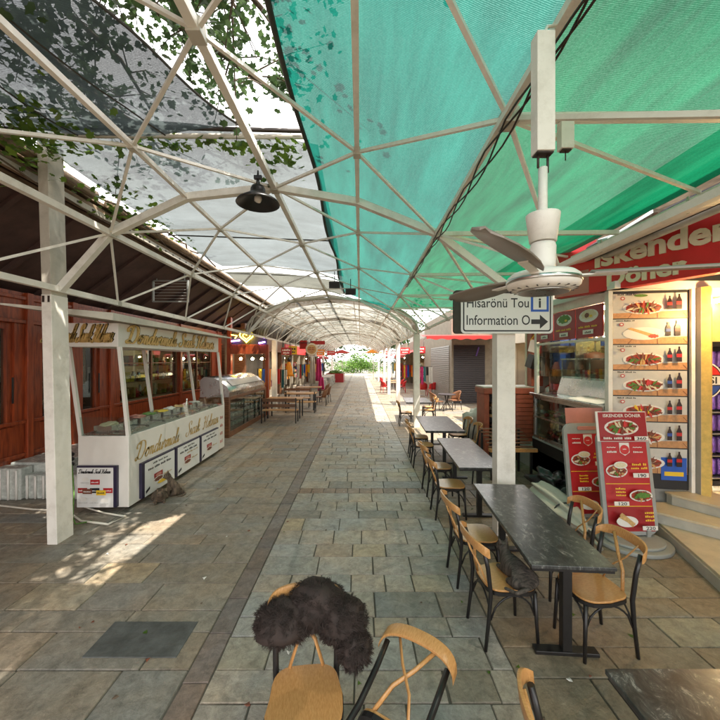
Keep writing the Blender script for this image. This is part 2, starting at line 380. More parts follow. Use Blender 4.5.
class Print(MB):
    """a flat print: layers of shapes in (u, v), each a fraction of a millimetre above the one below"""
    def __init__(s, origin, uax, vax, nrm=None):
        super().__init__(); u = Vector(uax).normalized(); v = Vector(vax).normalized(); n = u.cross(v) if nrm is None else Vector(nrm)
        o = Vector(origin); s.xf = Matrix(((u.x, v.x, n.x, o.x), (u.y, v.y, n.y, o.y), (u.z, v.z, n.z, o.z), (0, 0, 0, 1))); s.k = 0
    def lay(s, d=.0012): s.k += d; return s
    def rect(s, x0, y0, x1, y1, m): s.m(m); s.lay(); s.face([(x0, y0, s.k), (x1, y0, s.k), (x1, y1, s.k), (x0, y1, s.k)]); return s
    def ell(s, cx, cy, rx, ry, m, n=20, rot=0, ir=0):
        s.m(m); s.lay(); P = []
        for i in range(n):
            t = 2 * math.pi * i / n; q = 1 + (ir * math.sin(i * 2.7 + cx * 40) if ir else 0); x = rx * math.cos(t) * q; y = ry * math.sin(t) * q
            P.append((cx + x * math.cos(rot) - y * math.sin(rot), cy + x * math.sin(rot) + y * math.cos(rot), s.k))
        s.face(P); return s
    def poly(s, P, m): s.m(m); s.lay(); s.face([(*p, s.k) for p in P]); return s
    def text(s, txt, x, y, h, m, width=None, bold=0, shear=0, thick=0, lift=.0012, rot=0, spacing=1):
        vs, fs = text_mesh(txt, 1, bold, shear, 0, spacing); s.m(m); s.lay(lift)
        w = max(v.x for v in vs); sx = h / .73 if width is None else width / w; sy = h / .73
        P = [(x + (v.x * sx) * math.cos(rot) - v.y * sy * math.sin(rot), y + v.y * sy * math.cos(rot) + v.x * sx * math.sin(rot), s.k) for v in vs]
        V = [s.v(p) for p in P]
        for f in fs: s.f([V[i] for i in f])
        if thick:
            V2 = [s.v((p[0], p[1], p[2] - thick)) for p in P]
            from collections import Counter
            cnt = Counter()
            for f in fs:
                for i in range(len(f)): cnt[frozenset((f[i], f[(i + 1) % len(f)]))] += 1
            for f in fs:
                for i in range(len(f)):
                    a, b = f[i], f[(i + 1) % len(f)]
                    if cnt[frozenset((a, b))] == 1: s.f([V[a], V[b], V2[b], V2[a]])
        return s
    def scribble(s, x, y, w, h, m, words=2):       # lettering too small and blurred to read
        s.m(m); s.lay(); cx = x
        n = max(3, int(w / h * 1.3)); st = w / n
        for i in range(n):
            if n > 6 and i % 6 == 5: continue
            a = h * (.55 + .45 * rnd.random()); s.face([(x + i * st, y, s.k), (x + (i + .72) * st, y, s.k), (x + (i + .72) * st, y + a, s.k), (x + i * st, y + a, s.k)])
        return s
    def dish(s, cx, cy, r, kind=0, ry=None):
        ry = ry or r * .5
        s.ell(cx, cy, r, ry, 'plate'); s.ell(cx, cy, r * .86, ry * .8, 'sauce' if kind != 2 else 'plate', ir=.05)
        if kind == 2:
            s.poly([(cx - r * .8, cy + ry * .75), (cx - r * .6, cy + ry * .95), (cx + r * .7, cy - ry * .35), (cx + r * .5, cy - ry * .7)], 'bread')
            s.ell(cx + r * .45, cy - ry * .4, r * .25, ry * .3, 'sauce', ir=.2); return s
        pal = [['meat', 'meat', 'bread', 'sauce', 'salad', 'meat', 'rice'], ['meat', 'salad', 'salad', 'meat', 'sauce', 'meat', 'bread'], [], ['salad', 'rice', 'rice', 'meat', 'redplas', 'salad', 'meat'], ['meat', 'bread', 'bread', 'meat', 'sauce', 'plate', 'meat'], ['redplas', 'meat', 'rice', 'salad', 'meat', 'meat', 'yellow']][kind % 6]
        for i in range(26):
            t = i * 2.4 + kind; q = .72 * math.sqrt((i + .5) / 26)
            s.ell(cx + r * q * math.cos(t), cy + ry * q * math.sin(t), r * .17, ry * .15, pal[(i * 5 // 3) % 7], 7, t, .3)
        return s
    def bottle(s, x, y, h, lab):
        w = h * .16
        s.poly([(x - w, y), (x + w, y), (x + w, y + h * .6), (x + w * .35, y + h * .85), (x + w * .35, y + h), (x - w * .35, y + h), (x - w * .35, y + h * .85), (x - w, y + h * .6)], 'cola')
        s.rect(x - w, y + h * .3, x + w, y + h * .52, lab); return s

def skin_mesh(name, verts, edges, radii, material, parent=None, sub=2, root=0):
    me = bpy.data.meshes.new(name); me.from_pydata([Vector(v) for v in verts], edges, [])
    o = bpy.data.objects.new(name, me); C.objects.link(o)
    sk = o.modifiers.new('skin', 'SKIN'); sk.use_smooth_shade = True
    d = me.skin_vertices[0].data
    for i, r in enumerate(radii): d[i].radius = (r, r) if not isinstance(r, tuple) else r
    d[root].use_root = True
    ss = o.modifiers.new('sub', 'SUBSURF'); ss.levels = sub; ss.render_levels = sub
    dg = bpy.context.evaluated_depsgraph_get(); dg.update()
    nm = bpy.data.meshes.new_from_object(o.evaluated_get(dg)); nm.name = name
    bpy.data.objects.remove(o)
    nm.materials.clear(); nm.materials.append(M[material])
    o = bpy.data.objects.new(name, nm); C.objects.link(o)
    for p in nm.polygons: p.use_smooth = True
    if parent: o.parent = parent
    return o

# ------------------------------------------------------------------ brush-script lettering (a pen nib dragged along splines)
GL = {  # strokes of (x, y); x-height 1, ascender 2, descender -1; advance width last
 'D': ([[(.35, 1.75), (.75, 2.0), (.72, 1.2), (.45, .1), (.2, -.02), (.05, .2), (.35, .35), (.9, .0), (1.5, .1), (1.95, .9), (1.75, 1.8), (1.15, 2.1), (.4, 2.05), (-.05, 1.7), (.0, 1.35), (.25, 1.35)]], 2.2),
 'S': ([[(1.45, 1.5), (1.5, 2.0), (1.05, 2.1), (.65, 1.75), (.85, 1.25), (1.15, .8), (.95, .2), (.45, -.05), (.05, .15), (.1, .5), (.4, .5)]], 1.5),
 'H': ([[(.0, 1.6), (.15, 2.0), (.55, 1.95), (.55, 1.2), (.35, .2), (.1, -.05), (-.05, .2)], [(1.75, 2.05), (1.45, 1.6), (1.2, .5), (1.25, .05), (1.6, .05), (1.9, .4)], [(.1, .95), (.6, 1.2), (1.1, .95), (1.6, 1.15)]], 1.95),
 'o': ([[(.0, .3), (.25, .55), (.55, 1.0), (.2, .75), (.15, .2), (.5, -.02), (.85, .4), (.75, .95), (.5, .95), (.75, .75), (1.1, .85)]], 1.05),
 'n': ([[(.0, .85), (.25, 1.0), (.3, .5), (.2, .0)], [(.22, .4), (.55, .95), (.8, .9), (.75, .4), (.75, .05), (.95, .0), (1.2, .35)]], 1.15),
 'd': ([[(.0, .3), (.3, .6)], [(.85, .85), (.5, 1.0), (.2, .6), (.25, .08), (.6, .05), (.85, .5), (1.2, 1.7), (1.25, 2.05)], [(1.25, 2.05), (1.0, 1.1), (.88, .3), (1.0, .0), (1.3, .3)]], 1.25),
 'u': ([[(.0, .6), (.25, 1.0), (.2, .4), (.35, .0), (.7, .25), (.9, .95)], [(.9, .95), (.82, .3), (.95, .0), (1.25, .35)]], 1.2),
 'r': ([[(.0, .5), (.25, 1.1), (.45, .9), (.7, .92), (.62, .4), (.65, .02), (.95, .35)]], .9),
 'm': ([[(.0, .85), (.25, 1.0), (.3, .5), (.2, .0)], [(.22, .4), (.5, .95), (.68, .85), (.62, .0)], [(.64, .4), (.95, .95), (1.15, .85), (1.1, .1), (1.25, .0), (1.5, .35)]], 1.45),
 'a': ([[(.85, .85), (.5, 1.0), (.18, .6), (.22, .08), (.55, .02), (.8, .5), (.92, .98)], [(.92, .98), (.85, .3), (.98, .0), (1.25, .35)]], 1.2),
 'l': ([[(.0, .3), (.45, 1.3), (.55, 2.0), (.3, 2.0), (.2, 1.0), (.25, .1), (.5, .0), (.75, .35)]], .7),
 'ı': ([[(.0, .4), (.25, 1.0), (.2, .3), (.35, .0), (.65, .35)]], .6),
 'c': ([[(.0, .3), (.25, .6)], [(.7, .75), (.55, 1.0), (.2, .7), (.2, .15), (.5, .0), (.85, .35)]], .8),
 'k': ([[(.0, .3), (.45, 1.3), (.5, 2.0), (.25, 1.9), (.2, 1.0), (.15, .0)], [(.2, .5), (.55, 1.0), (.75, .8), (.3, .5), (.6, .3), (.7, .0), (1.0, .35)]], 1.0),
 'e': ([[(.0, .35), (.45, .45), (.65, .8), (.4, 1.0), (.15, .6), (.2, .1), (.5, .0), (.85, .35)]], .8),
 'v': ([[(.0, .8), (.2, 1.0), (.3, .4), (.4, .0), (.75, .5), (.75, 1.0), (1.05, .85)]], 1.0),
 's': ([[(.0, .25), (.4, 1.1), (.6, .6), (.65, .1), (.3, -.02), (.15, .15), (.6, .05), (.9, .35)]], .85), ' ': ([], .8)}
def script(self, txt, x, y, h, m, width, nib=.16, thick=0, lift=.0012, slant=.35):
    self.m(m); self.lay(lift); adv = 0; S_ = []
    for ch in txt:
        st, w = GL[ch]
        for q in st: S_.append([(px + adv, py) for px, py in q])
        adv += w
    sx = width / adv; sy = h / 2.0; z0 = self.k
    for si, q in enumerate(S_):
        P = []; n = len(q)
        for i in range(n - 1):
            p0, p1, p2, p3 = q[max(i - 1, 0)], q[i], q[i + 1], q[min(i + 2, n - 1)]
            for k in range(5 if i < n - 2 else 6):
                t = k / 5; c = []
                for d in (0, 1): c.append(.5 * (2 * p1[d] + (p2[d] - p0[d]) * t + (2 * p0[d] - 5 * p1[d] + 4 * p2[d] - p3[d]) * t * t + (3 * p1[d] - p0[d] - 3 * p2[d] + p3[d]) * t ** 3))
                P.append((x + c[0] * sx + c[1] * sy * slant, y + c[1] * sy))
        zz = z0 + .0001 * (si % 7); row = []
        for i, (a, b_) in enumerate(P):
            a2, b2 = P[min(i + 1, len(P) - 1)]; a1, b1 = P[max(i - 1, 0)]; dx_, dy_ = a2 - a1, b2 - b1; L_ = math.hypot(dx_, dy_) or 1
            down = abs(dy_) / L_; wd = nib * sy * (.22 + .5 * down * down); nx, ny = -dy_ / L_ * wd, dx_ / L_ * wd
            row.append((self.v((a + nx, b_ + ny, zz)), self.v((a - nx, b_ - ny, zz)), *((self.v((a + nx, b_ + ny, zz - thick)), self.v((a - nx, b_ - ny, zz - thick))) if thick else ())))
        for i in range(len(row) - 1):
            A, B = row[i], row[i + 1]; self.f([A[0], B[0], B[1], A[1]])
            if thick: self.f([A[0], A[2], B[2], B[0]]); self.f([A[1], B[1], B[3], A[3]])
    return self
Print.script = script

# ================================================================== SETTING: ground
b = MB().m(mat('joint sand', (.12, .105, .085), .95, var=.3, scale=10)); b.face([(-300, -60, -.012), (300, -60, -.012), (300, 500, -.012), (-300, 500, -.012)])
tag(b.build('ground'), kind='structure')

def paving():
    rr = random.Random(3)
    bm = bmesh.new(); col = bm.loops.layers.color.new('Col')
    def slab(x0, x1, y0, y1, c, g=.005):
        dz = rr.uniform(-.0015, .0015); z0 = -.011; j = lambda: rr.uniform(-.004, .004)
        P = [(x0 + g + j(), y0 + g + j()), (x1 - g + j(), y0 + g + j()), (x1 - g + j(), y1 - g + j()), (x0 + g + j(), y1 - g + j())]
        e = .004; cx = (x0 + x1) / 2; cy = (y0 + y1) / 2
        lo = [bm.verts.new((x, y, z0)) for x, y in P]; up = [bm.verts.new((x + (e if x < cx else -e), y + (e if y < cy else -e), dz)) for x, y in P]
        fs = [bm.faces.new(up)] + [bm.faces.new([lo[i], lo[(i + 1) % 4], up[(i + 1) % 4], up[i]]) for i in range(4)]
        for f in fs:
            for l in f.loops: l[col] = (*c, 1)
    def tint(base, v, warm=0):
        k = 1 + rr.uniform(-v, v); w = rr.uniform(-.015, .045) + warm
        return (min(1, base[0] * k * (1 + w)), base[1] * k, max(0, base[2] * k * (1 - w)))
    # srgb-encoded: byte colour layers are stored gamma-corrected, so values here are display values
    zones = [(-6.6, -1.27, (.55, .525, .49), .04, .34, (.5, 1.0)), (-1.27, 1.14, (.615, .60, .58), .055, .30, (.26, .66)),
             (1.14, 7.5, (.55, .515, .465), .04, .36, (.5, 1.0))]  # right zone warmer: shop lamplight mixed into the slab colour
    def row_zone(x0, x1, y0, y1, base, v, wr):
        x = x0 - rr.uniform(0, .14)
        while x < x1:
            w = rr.uniform(*wr); a = max(x, x0); e = min(x + w, x1)
            if x1 - e < .15: e = x1; w = 99
            if e - a > .02:
                c = tint(base, v)
                if rr.random() < .05: c = tint((.63, .60, .54), .04)
                elif rr.random() < .07: c = tint((.52, .515, .50), .04)
                slab(a, e, y0, y1, c)
            x += w
    for zi, (zx0, zx1, base, v, rh, wr) in enumerate(zones):
        y = -3.0
        while y < 85:
            h = rh * rr.uniform(.72, 1.25)
            if y < 6.2 and y + h > 6.05 and zi == 1: h = 6.22 - y
            if abs(y - 6.22) < .001 and zi == 1:
                for k in range(60):
                    x = zx0 + k * .21
                    if x >= zx1: break
                    slab(x, min(x + .21, zx1), y, y + .24, tint((.53, .47, .43), .08), .004)
                y += .24; continue
            x0 = zx0
            if zi == 0 or zi == 1: pass
            if zi == 1: x0 = -1.08
            if h > .05: row_zone(x0, zx1 if zi else -1.27, y, y + h, base, v, wr)
            y += h
    y = -3.0
    while y < 85:
        h = rr.uniform(.34, .5); slab(-1.27, -1.08, y, y + h, tint((.47, .435, .42), .08)); y += h
    me = bpy.data.meshes.new('paving'); bm.to_mesh(me); bm.free(); me.materials.append(M['stone'])
    o = bpy.data.objects.new('paving', me); C.objects.link(o); tag(o, kind='structure')
paving()
# the one slab that was replaced by darker slate
b = MB().m(mat('dark replacement slate', (.10, .105, .10), .55, var=.5, scale=6, bump=.8, bscale=14, dirt=.5)); b.bb(-2.15, -1.42, 2.78, 3.16, -.01, .006)
tag(b.build('paving_patch', bevel=.004), kind='structure')

lt = MB(); lr = random.Random(19)
for k in range(150):
    x_ = lr.uniform(-3.4, 3.0); y_ = 2 + lr.random() ** 1.6 * 16; a_ = lr.uniform(0, 6.3); q = lr.uniform(.012, .03); lt.m(lr.choice(['leaf', 'bark', 'plate', 'meat']))
    lt.face([(x_ + q * math.cos(a_ + t) * (1 if i % 2 else .5), y_ + q * math.sin(a_ + t) * (1 if i % 2 else .5), .004 + .004 * (i % 3)) for i, t in enumerate([0, 1.2, 2.1, 3.1, 4.2, 5.2])])
tag(lt.build('litter', recalc=False), 'dry leaves and paper scraps scattered on the slabs', 'litter', kind='stuff')

# ================================================================== CANOPY FRAME
PUR = [(-3.83, 3.2), (-3.19, 3.92), (-2.21, 4.38), (-1.09, 4.50), (-.03, 4.32), (.99, 3.91), (1.93, 3.2)]
Y0, Y1, ST = .2, 50.8, 2.2
GX, GZ = 3.3, 3.9
frame = thing('canopy_frame', 'cream steel arched frame spanning the whole pedestrian street on box posts', 'canopy frame')
for i, (x, z) in enumerate(PUR):
    b = MB().m('cream')
    w = .065 if i in (0, 1, 3) else .045
    if i == 5: b.beam((.92, -2, z - .03), (.99, 8, z), w); b.beam((.99, 8, z), (.99, Y1, z), w)
    else: b.beam((x, -2, z), (x, Y1, z), w, w * 1.1)
    b.build('purlin', frame)
thick = [4.6, 12.3, 18.2, 28.5, 37, 49]
k = 0; y = Y0
def node(i, n): return (PUR[i][0], (Y0 + ST * n) if i % 2 else (Y0 + ST * n + ST / 2), PUR[i][1] + .0)
nb = int((Y1 - Y0) / ST)
for n in range(nb):
    b = MB().m('cream')
    for i in range(6):
        a, c = i, i + 1
        if a % 2:   # odd -> even
            b.beam(node(a, n), node(c, n), .028); b.beam(node(a, n + 1), node(c, n), .028)
        else:
            b.beam(node(a, n), node(c, n), .028); b.beam(node(a, n), node(c, n + 1), .028)
    b.build('brace', frame)
for ty in thick:
    b = MB().m('cream')
    dense = []
    for i in range(6):
        (xa, za), (xb, zb) = PUR[i], PUR[i + 1]
        b.beam((xa, ty, za), (xb, ty, zb), .085, .085)
    b.build('rib', frame)
# girder down from the far-left nodes, gutter ties to the right
b = MB().m('cream')
for n in range(0, 6):
    yy = Y0 + ST * n
    b.beam((.99, yy, 3.91), (GX, yy, 3.93), .05)
    b.beam((.99, yy, 3.91), (GX, yy + ST / 2, 3.93), .03)
b.build('tie', frame)
b = MB().m('cream')
def post(x0, x1, y0, y1, z1, name='post'):
    b = MB().m('cream'); b.bb(x0, x1, y0, y1, 0, z1); b.build(name, frame, bevel=.006)
pl = MB().m('cream'); pl.hexa([(-3.895, 4.48, 0), (-3.77, 4.48, 0), (-3.77, 4.74, 0), (-3.895, 4.74, 0)], [(-3.97, 4.48, 3.12), (-3.845, 4.48, 3.12), (-3.845, 4.74, 3.12), (-3.97, 4.74, 3.12)]); pl.build('post', frame, bevel=.006)
b.bm.free()
b = MB().m('creamold'); b.hexa([(-3.965, 4.485, 3.121), (-3.85, 4.485, 3.121), (-3.85, 4.735, 3.121), (-3.965, 4.735, 3.121)], [(-4.03, 4.485, 5.05), (-3.90, 4.485, 5.05), (-3.90, 4.735, 5.05), (-4.03, 4.735, 5.05)]); b.build('upper_post', frame, bevel=.004)
post(1.79, 2.03, 4.70, 4.88, 3.16)
b = MB().m('wblack'); b.bb(-3.955, -3.925, 4.474, 4.478, 3.02, 3.10); b.bb(-3.885, -3.86, 4.474, 4.478, 3.02, 3.10); b.build('bracket_slot', frame)
for yy in (12.2, 18.2, 24, 28.5, 37): post(1.83, 2.03, yy, yy + .2, 3.17)
for yy in (16.0, 28.6, 37.2, 49): post(-3.92, -3.72, yy, yy + .2, 3.17)

for n in range(0, 7):
    for i_ in range(7):
        x_, y_, z_ = node(i_, n)
        b = MB().m('creamold'); b.box((x_, y_, z_ - .005), (.10, .12, .10) if i_ in (1, 3, 5) else (.07, .09, .075)); b.m('alu').tube([(x_, y_ - .062, z_), (x_, y_ + .062, z_)], .012, 6)
        b.build('node_plate', frame, bevel=.004)
# right gutter on the shop side
g = thing('roof_gutter', 'cream box gutter running along the right edge of the green net', 'gutter')
b = MB().m('cream'); b.bb(GX, GX + .10, -1.5, 12.2, GZ - .12, GZ + .02); b.build('fascia', g, bevel=.004)
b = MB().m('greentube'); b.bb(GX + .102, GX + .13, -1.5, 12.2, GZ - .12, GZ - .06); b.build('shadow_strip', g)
b = MB().m('creamold'); b.tube([(GX + .24, -1, GZ - .1), (GX + .24, 11, GZ - .1)], .05); b.build('pipe', g)
b = MB().m('creamold')
for yy in (2.6, 3.6, 4.9, 6.4, 8.2): b.bb(GX - .012, GX - .002, yy, yy + .03, GZ - .13, GZ + .04)
b.build('strap', g)

# ------------------------------------------------------------------ nets
EX = -.57
def green_fn(u, v):
    y = -2 + v * 14.3
    prof = [(EX, 4.56), (-.03, 4.40), (.99, 3.99), (1.6, 3.98), (2.5, 3.97), (GX, GZ + .04)]
    t = u * 5; i = min(int(t), 4); f = t - i
    x = prof[i][0] * (1 - f) + prof[i + 1][0] * f; z = prof[i][1] * (1 - f) + prof[i + 1][1] * f
    bay = abs(math.sin(math.pi * (y - .2) / ST))
    sag = .05 * bay * math.sin(math.pi * min(1, u * 1.0))
    z += .03 * noise.noise(Vector((x * 1.5, y * .8, 0))) - sag + (.12 * math.sin(math.pi * (x - .99) / (GX - .99)) if x > .99 else 0) + .03
    x += .03 * math.sin(y * 1.7) if u == 0 else 0
    return (x, y, z + .02)
net = thing('green_shade_net', 'bright green woven shade net stretched over the right half of the canopy', 'shade net')
b = MB().m('teal'); b.sheet(lambda u, v: green_fn(u * .42, v), 14, 110); b.build('net', net, recalc=False)
b = MB().m('green'); b.sheet(lambda u, v: green_fn(.42 + u * .58, v), 18, 110); b.build('net', net, recalc=False)
b = MB().m('greentube'); b.tube([Vector(green_fn(0, j / 80)) + Vector((0, 0, -.01)) for j in range(81)], .022, 6); b.build('hem', net)
b = MB().m('wblack')
for j in range(3):
    b.tube([(.96 + .03 * math.sin(t * 2 + j * 2), 1.4 + t * .55, 3.86 - .05 * abs(math.sin(t * 1.3 + j)) - .012 * j) for t in [q / 3 for q in range(0, 34)]], .007, 5)
b.build('cable', net)

def grey_fn(u, v):
    y = 4.05 + v * 6.3; x0 = -3.95; x = x0 + u * (EX + .10 - x0); z = 4.92 + .12 * math.sin(math.pi * u) - .3 * u
    z -= .10 * math.sin(math.pi * ((y - 4.05) / 3.3 % 1)); z += .03 * noise.noise(Vector((x, y, 5)))
    return (x, y, z + .1)
gn = thing('grey_shade_net', 'grey translucent shade net spread flat over the left half past the cross tube', 'shade net')
b = MB().m('greyn'); b.sheet(grey_fn, 20, 60); b.build('net', gn, recalc=False)
b = MB().m('greentube')
for yy in (7.4, 10.65): b.tube([(x, yy, 4.87 - .06 * (i)) for i, x in enumerate((-3.95, -2.3, -.62))], .014, 6)
b.build('hem', gn)
def near_fn(u, v):
    y = -1.5 + v * 5.4; xr = -1.30 - .62 * max(0, (3.9 - y) / 1.4) ** .8 if y > 2.35 else -.45  # full width nearest the viewpoint is added out of view to block sun
    x = -4.0 + u * (xr + 4.0); z = 4.98 - .28 * math.sin(math.pi * u) * (1 - .5 * v) - .12 * v + .06 * noise.noise(Vector((x * 1.3, y * 1.3, 9)))
    return (x, y, z)
nn = thing('slack_shade_net', 'slack grey shade net with a curved free edge under the leaves at upper left', 'shade net')
b = MB().m('greyn'); b.sheet(near_fn, 20, 40); b.build('net', nn, recalc=False)
b = MB().m('greentube'); b.tube([near_fn(1, j / 40) for j in range(41)], .012, 6)
for q in (.35, .7): b.tube([Vector(near_fn(q, j / 40)) - Vector((0, 0, .01)) for j in range(41)], .008, 5)
b.build('hem', nn)
ct = thing('cross_tube', 'tan horizontal tube with a dark cord where the two grey nets meet', 'tube')
b = MB().m('creamold'); b.tube([(-3.95, 4.0, 4.80), (-.62, 4.0, 4.78)], .028); b.build('tube', ct)
b = MB().m('wblack'); b.tube([(-3.95, 3.93, 4.83), (-2.2, 3.93, 4.84), (-.62, 3.93, 4.80)], .024); b.build('cord', ct)
cs = MB().m('creamn'); cs.sheet(lambda u, v: (-3.95 + u * 3.45, 10.36 + v * 2.1, 4.84 - .3 * u + .1 * math.sin(u * 3.1) + .03 * math.sin(v * 9)), 10, 6)
tag(cs.build('cream_sheet', recalc=False), 'cream cloth sheet patched in beyond the grey net on the left', 'canvas sheet')

# far barrel canopy
bc = thing('barrel_canopy', 'whitish barrel-vaulted canopy covering the far length of the street', 'canopy')
def arc(u, extra=0):
    a = math.pi * (1 - u); x = -.95 + math.cos(a) * (2.95 + extra); z = 3.2 + (math.sin(a) ** .8) * (1.22 + extra)
    return x, z
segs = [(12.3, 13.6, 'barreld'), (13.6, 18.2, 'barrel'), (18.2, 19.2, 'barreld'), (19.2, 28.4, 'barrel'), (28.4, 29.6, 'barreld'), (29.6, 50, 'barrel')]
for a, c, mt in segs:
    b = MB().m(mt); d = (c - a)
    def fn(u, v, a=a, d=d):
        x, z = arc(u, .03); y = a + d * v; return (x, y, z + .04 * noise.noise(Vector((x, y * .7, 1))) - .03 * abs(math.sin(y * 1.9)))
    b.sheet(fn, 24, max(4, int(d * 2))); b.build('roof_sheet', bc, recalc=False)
for i in range(17):
    yy = 12.3 + i * 2.2
    b = MB().m('cream' if i % 3 else 'creamold'); P = [arc(u / 16, -.02) for u in range(17)]
    b.tube([(x, yy, z) for x, z in P], .022 if i else .045, 6); b.build('hoop', bc)
b = MB().m('cream')
for u in (.15, .3, .42, .58, .7, .85):
    x, z = arc(u, -.02); b.beam((x, 12.3, z), (x, 50, z), .03)
b.build('rail', bc)

# ================================================================== LEFT BUILDING (red wood front under a dark eave)
FX = -6.0
rb = thing('wooden_shop_front', 'long red varnished wood shop front with glazed doors and a lit window on the left', 'building')
b = MB().m('redwood')
wy = [(9.0, 11.9), (12.1, 14.6)]
doors = [(5.05, 6.55), (6.75, 7.5), (7.65, 8.5)]
b.bb(FX - .2, FX, -3, 15.6, .1, 1.14); b.bb(FX - .2, FX, -3, 15.6, 2.95, 3.5)
for y0, y1 in [(-3, 3.9), (4.9, 5.35), (6.25, 6.75), (7.3, 7.75), (8.3, 9.0), (11.9, 12.1), (14.6, 15.6)]: b.bb(FX - .2, FX, y0, y1, 1.14, 2.95)
b.build('wall', rb)
b = MB().m('redwood')
for y in (-2, 0, 2, 4.4, 5.12, 6.5, 7.52, 8.65, 12.0, 15.1): b.bb(FX + .0025, FX + .06, y - .06, y + .06, .1, 3.5)
for z in (.62, 1.2, 2.98, 3.4): b.bb(FX + .0045, FX + .04, -3, 15.6, z - .03, z + .03)
b.build('trim', rb, bevel=.006)
for y0, y1 in [(3.9, 4.9), (5.35, 6.25), (6.75, 7.3), (7.75, 8.3)]:
    d = MB().m('redwood')
    d.bb(FX - .14, FX - .04, y0, y0 + .1, 1.14, 2.95); d.bb(FX - .14, FX - .04, y1 - .1, y1, 1.14, 2.95); d.bb(FX - .13, FX - .05, y0 + .1, y1 - .1, 1.14, 1.22); d.bb(FX - .13, FX - .05, y0 + .1, y1 - .1, 2.83, 2.95)
    dd = d.build('door', rb, bevel=.006)
    p = MB().m('gglass'); p.bb(FX - .10, FX - .09, y0 + .1, y1 - .1, 1.22, 2.83); p.build('pane', dd)
    p = MB().m('black'); p.beam((FX + .02, y1 - .05, 1.55), (FX + .02, y1 - .05, 2.0), .02); p.build('handle', dd)
for y0, y1 in wy:
    w = MB().m('brownwood')
    for yy in (y0 + .03, (y0 + y1) / 2, y1 - .03): w.bb(FX - .12, FX - .04, yy - .03, yy + .03, 1.14, 2.95)
    w.bb(FX - .11, FX - .05, y0 + .06, y1 - .06, 1.14, 1.2); w.bb(FX - .11, FX - .05, y0 + .06, y1 - .06, 2.88, 2.95); w.bb(FX - .10, FX - .06, y0 + .06, y1 - .06, 2.2, 2.23)
    wo = w.build('window', rb)
    p = MB().m('gglass'); p.bb(FX - .085, FX - .075, y0 + .06, y1 - .06, 1.2, 2.88); p.build('pane', wo)
# room behind the glazing: back wall with shelves of jars, warm lamps
b = MB().m('wall'); b.bb(FX - 2.2, FX - 2.1, -3, 15.6, .1, 3.4); b.m('dark').bb(FX - 2.2, FX - .2, -3, 15.6, .05, .09); b.bb(FX - 2.2, FX - .2, -3, 15.6, 3.4, 3.49)
b.m('dark').bb(FX - 2.09, FX - .2, 8.7, 8.8, .1, 3.4); b.bb(FX - 2.09, FX - .2, 15.5, 15.6, .1, 3.4); b.build('room', rb)
shelf = MB().m('brownwood')
for z in (1.25, 1.7, 2.15, 2.6): shelf.bb(FX - .62, FX - .25, 9.1, 14.5, z - .02, z)
sh = tag(shelf.build('display_shelf'), 'wooden shelves of jars and boxes behind the lit shop window', 'shelf')
rj = random.Random(5)
goods = ['rice', 'salad', 'gold', 'redplas', 'plate', 'yellow', 'steel', 'cola', 'pink']
b = MB()
for z in (1.25, 1.7, 2.15, 2.6):
    y = 9.15
    while y < 14.4:
        w = rj.uniform(.07, .2); h = rj.uniform(.12, .34); b.m(rj.choice(goods))
        if rj.random() < .5: b.lathe([(w * .45, 0), (w * .5, h * .7), (w * .3, h * .8), (w * .3, h)], (FX - .4, y + w / 2, z + .001), 10)
        else: b.bb(FX - .52, FX - .3, y, y + w, z + .001, z + h)
        y += w + rj.uniform(.01, .08)
tag(b.build('shelf_goods'), 'rows of small jars and packets crowding the window shelves', 'groceries', kind='stuff')
ind = MB()
for z in (1.3, 1.75, 2.2):
    for k in range(14):
        ind.m(rj.choice(['plate', 'steel', 'salad', 'cola', 'gold'])); ind.lathe([(.05, 0), (.07, .1), (.04, .16)], (FX - .7, 5.3 + k * .22 + rj.uniform(-.04, .04), z), 8)
ind.m('brownwood')
for z in (1.28, 1.73, 2.18): ind.bb(FX - .85, FX - .55, 5.0, 8.6, z - .02, z - .001)
tag(ind.build('pantry_shelf'), 'dim shelves of glasses seen behind the glazed red doors', 'shelf')
for i, (yy, lab) in enumerate([(10.2, 'warm pendant lamp glowing in the nearer pane of the shop window'), (13.3, 'warm pendant lamp glowing in the farther pane of the shop window')]):
    t = thing('pendant_lamp', lab, 'lamp', (FX - .9, yy, 2.95))
    b = MB().m('lampw'); b.lathe([(.03, 0), (.09, .05), (.09, .12), (.04, .17)], n=12); b.build('bulb', t)
    b = MB().m('black'); b.tube([(0, 0, .17), (0, 0, .445)], .008, 5); b.build('cord', t)
# eave above
ev = thing('roof_eave', 'rough wooden eave with a split-log edge and dark soffit above the red shop', 'roof')
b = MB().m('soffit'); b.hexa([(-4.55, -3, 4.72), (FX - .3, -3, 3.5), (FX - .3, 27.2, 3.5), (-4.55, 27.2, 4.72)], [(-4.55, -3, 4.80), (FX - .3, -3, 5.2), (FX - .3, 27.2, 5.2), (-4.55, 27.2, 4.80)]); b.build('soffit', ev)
b = MB().m('logwood')
b.beam((-4.30, -3, 4.72), (-4.30, 27.2, 4.72), .2, .07); b.beam((-4.50, -3, 4.62), (-4.50, 27.2, 4.62), .07, .16)
b.tube([(-4.12, -2, 4.86), (-4.10, 2.4, 4.88), (-4.12, 5.6, 4.86)], .07, 8); b.tube([(-4.14, 5.9, 4.86), (-4.12, 9, 4.87), (-4.14, 27, 4.86)], .065, 8); b.build('edge_log', ev)
b = MB().m('creamold'); b.bb(-4.19, -4.17, -2, 27, 4.60, 4.68); b.m('wblack')
yy = -1.9
while yy < 26.8: b.bb(-4.168, -4.164, yy, yy + .05, 4.625, 4.655); yy += .3
b.build('drip_rail', ev)
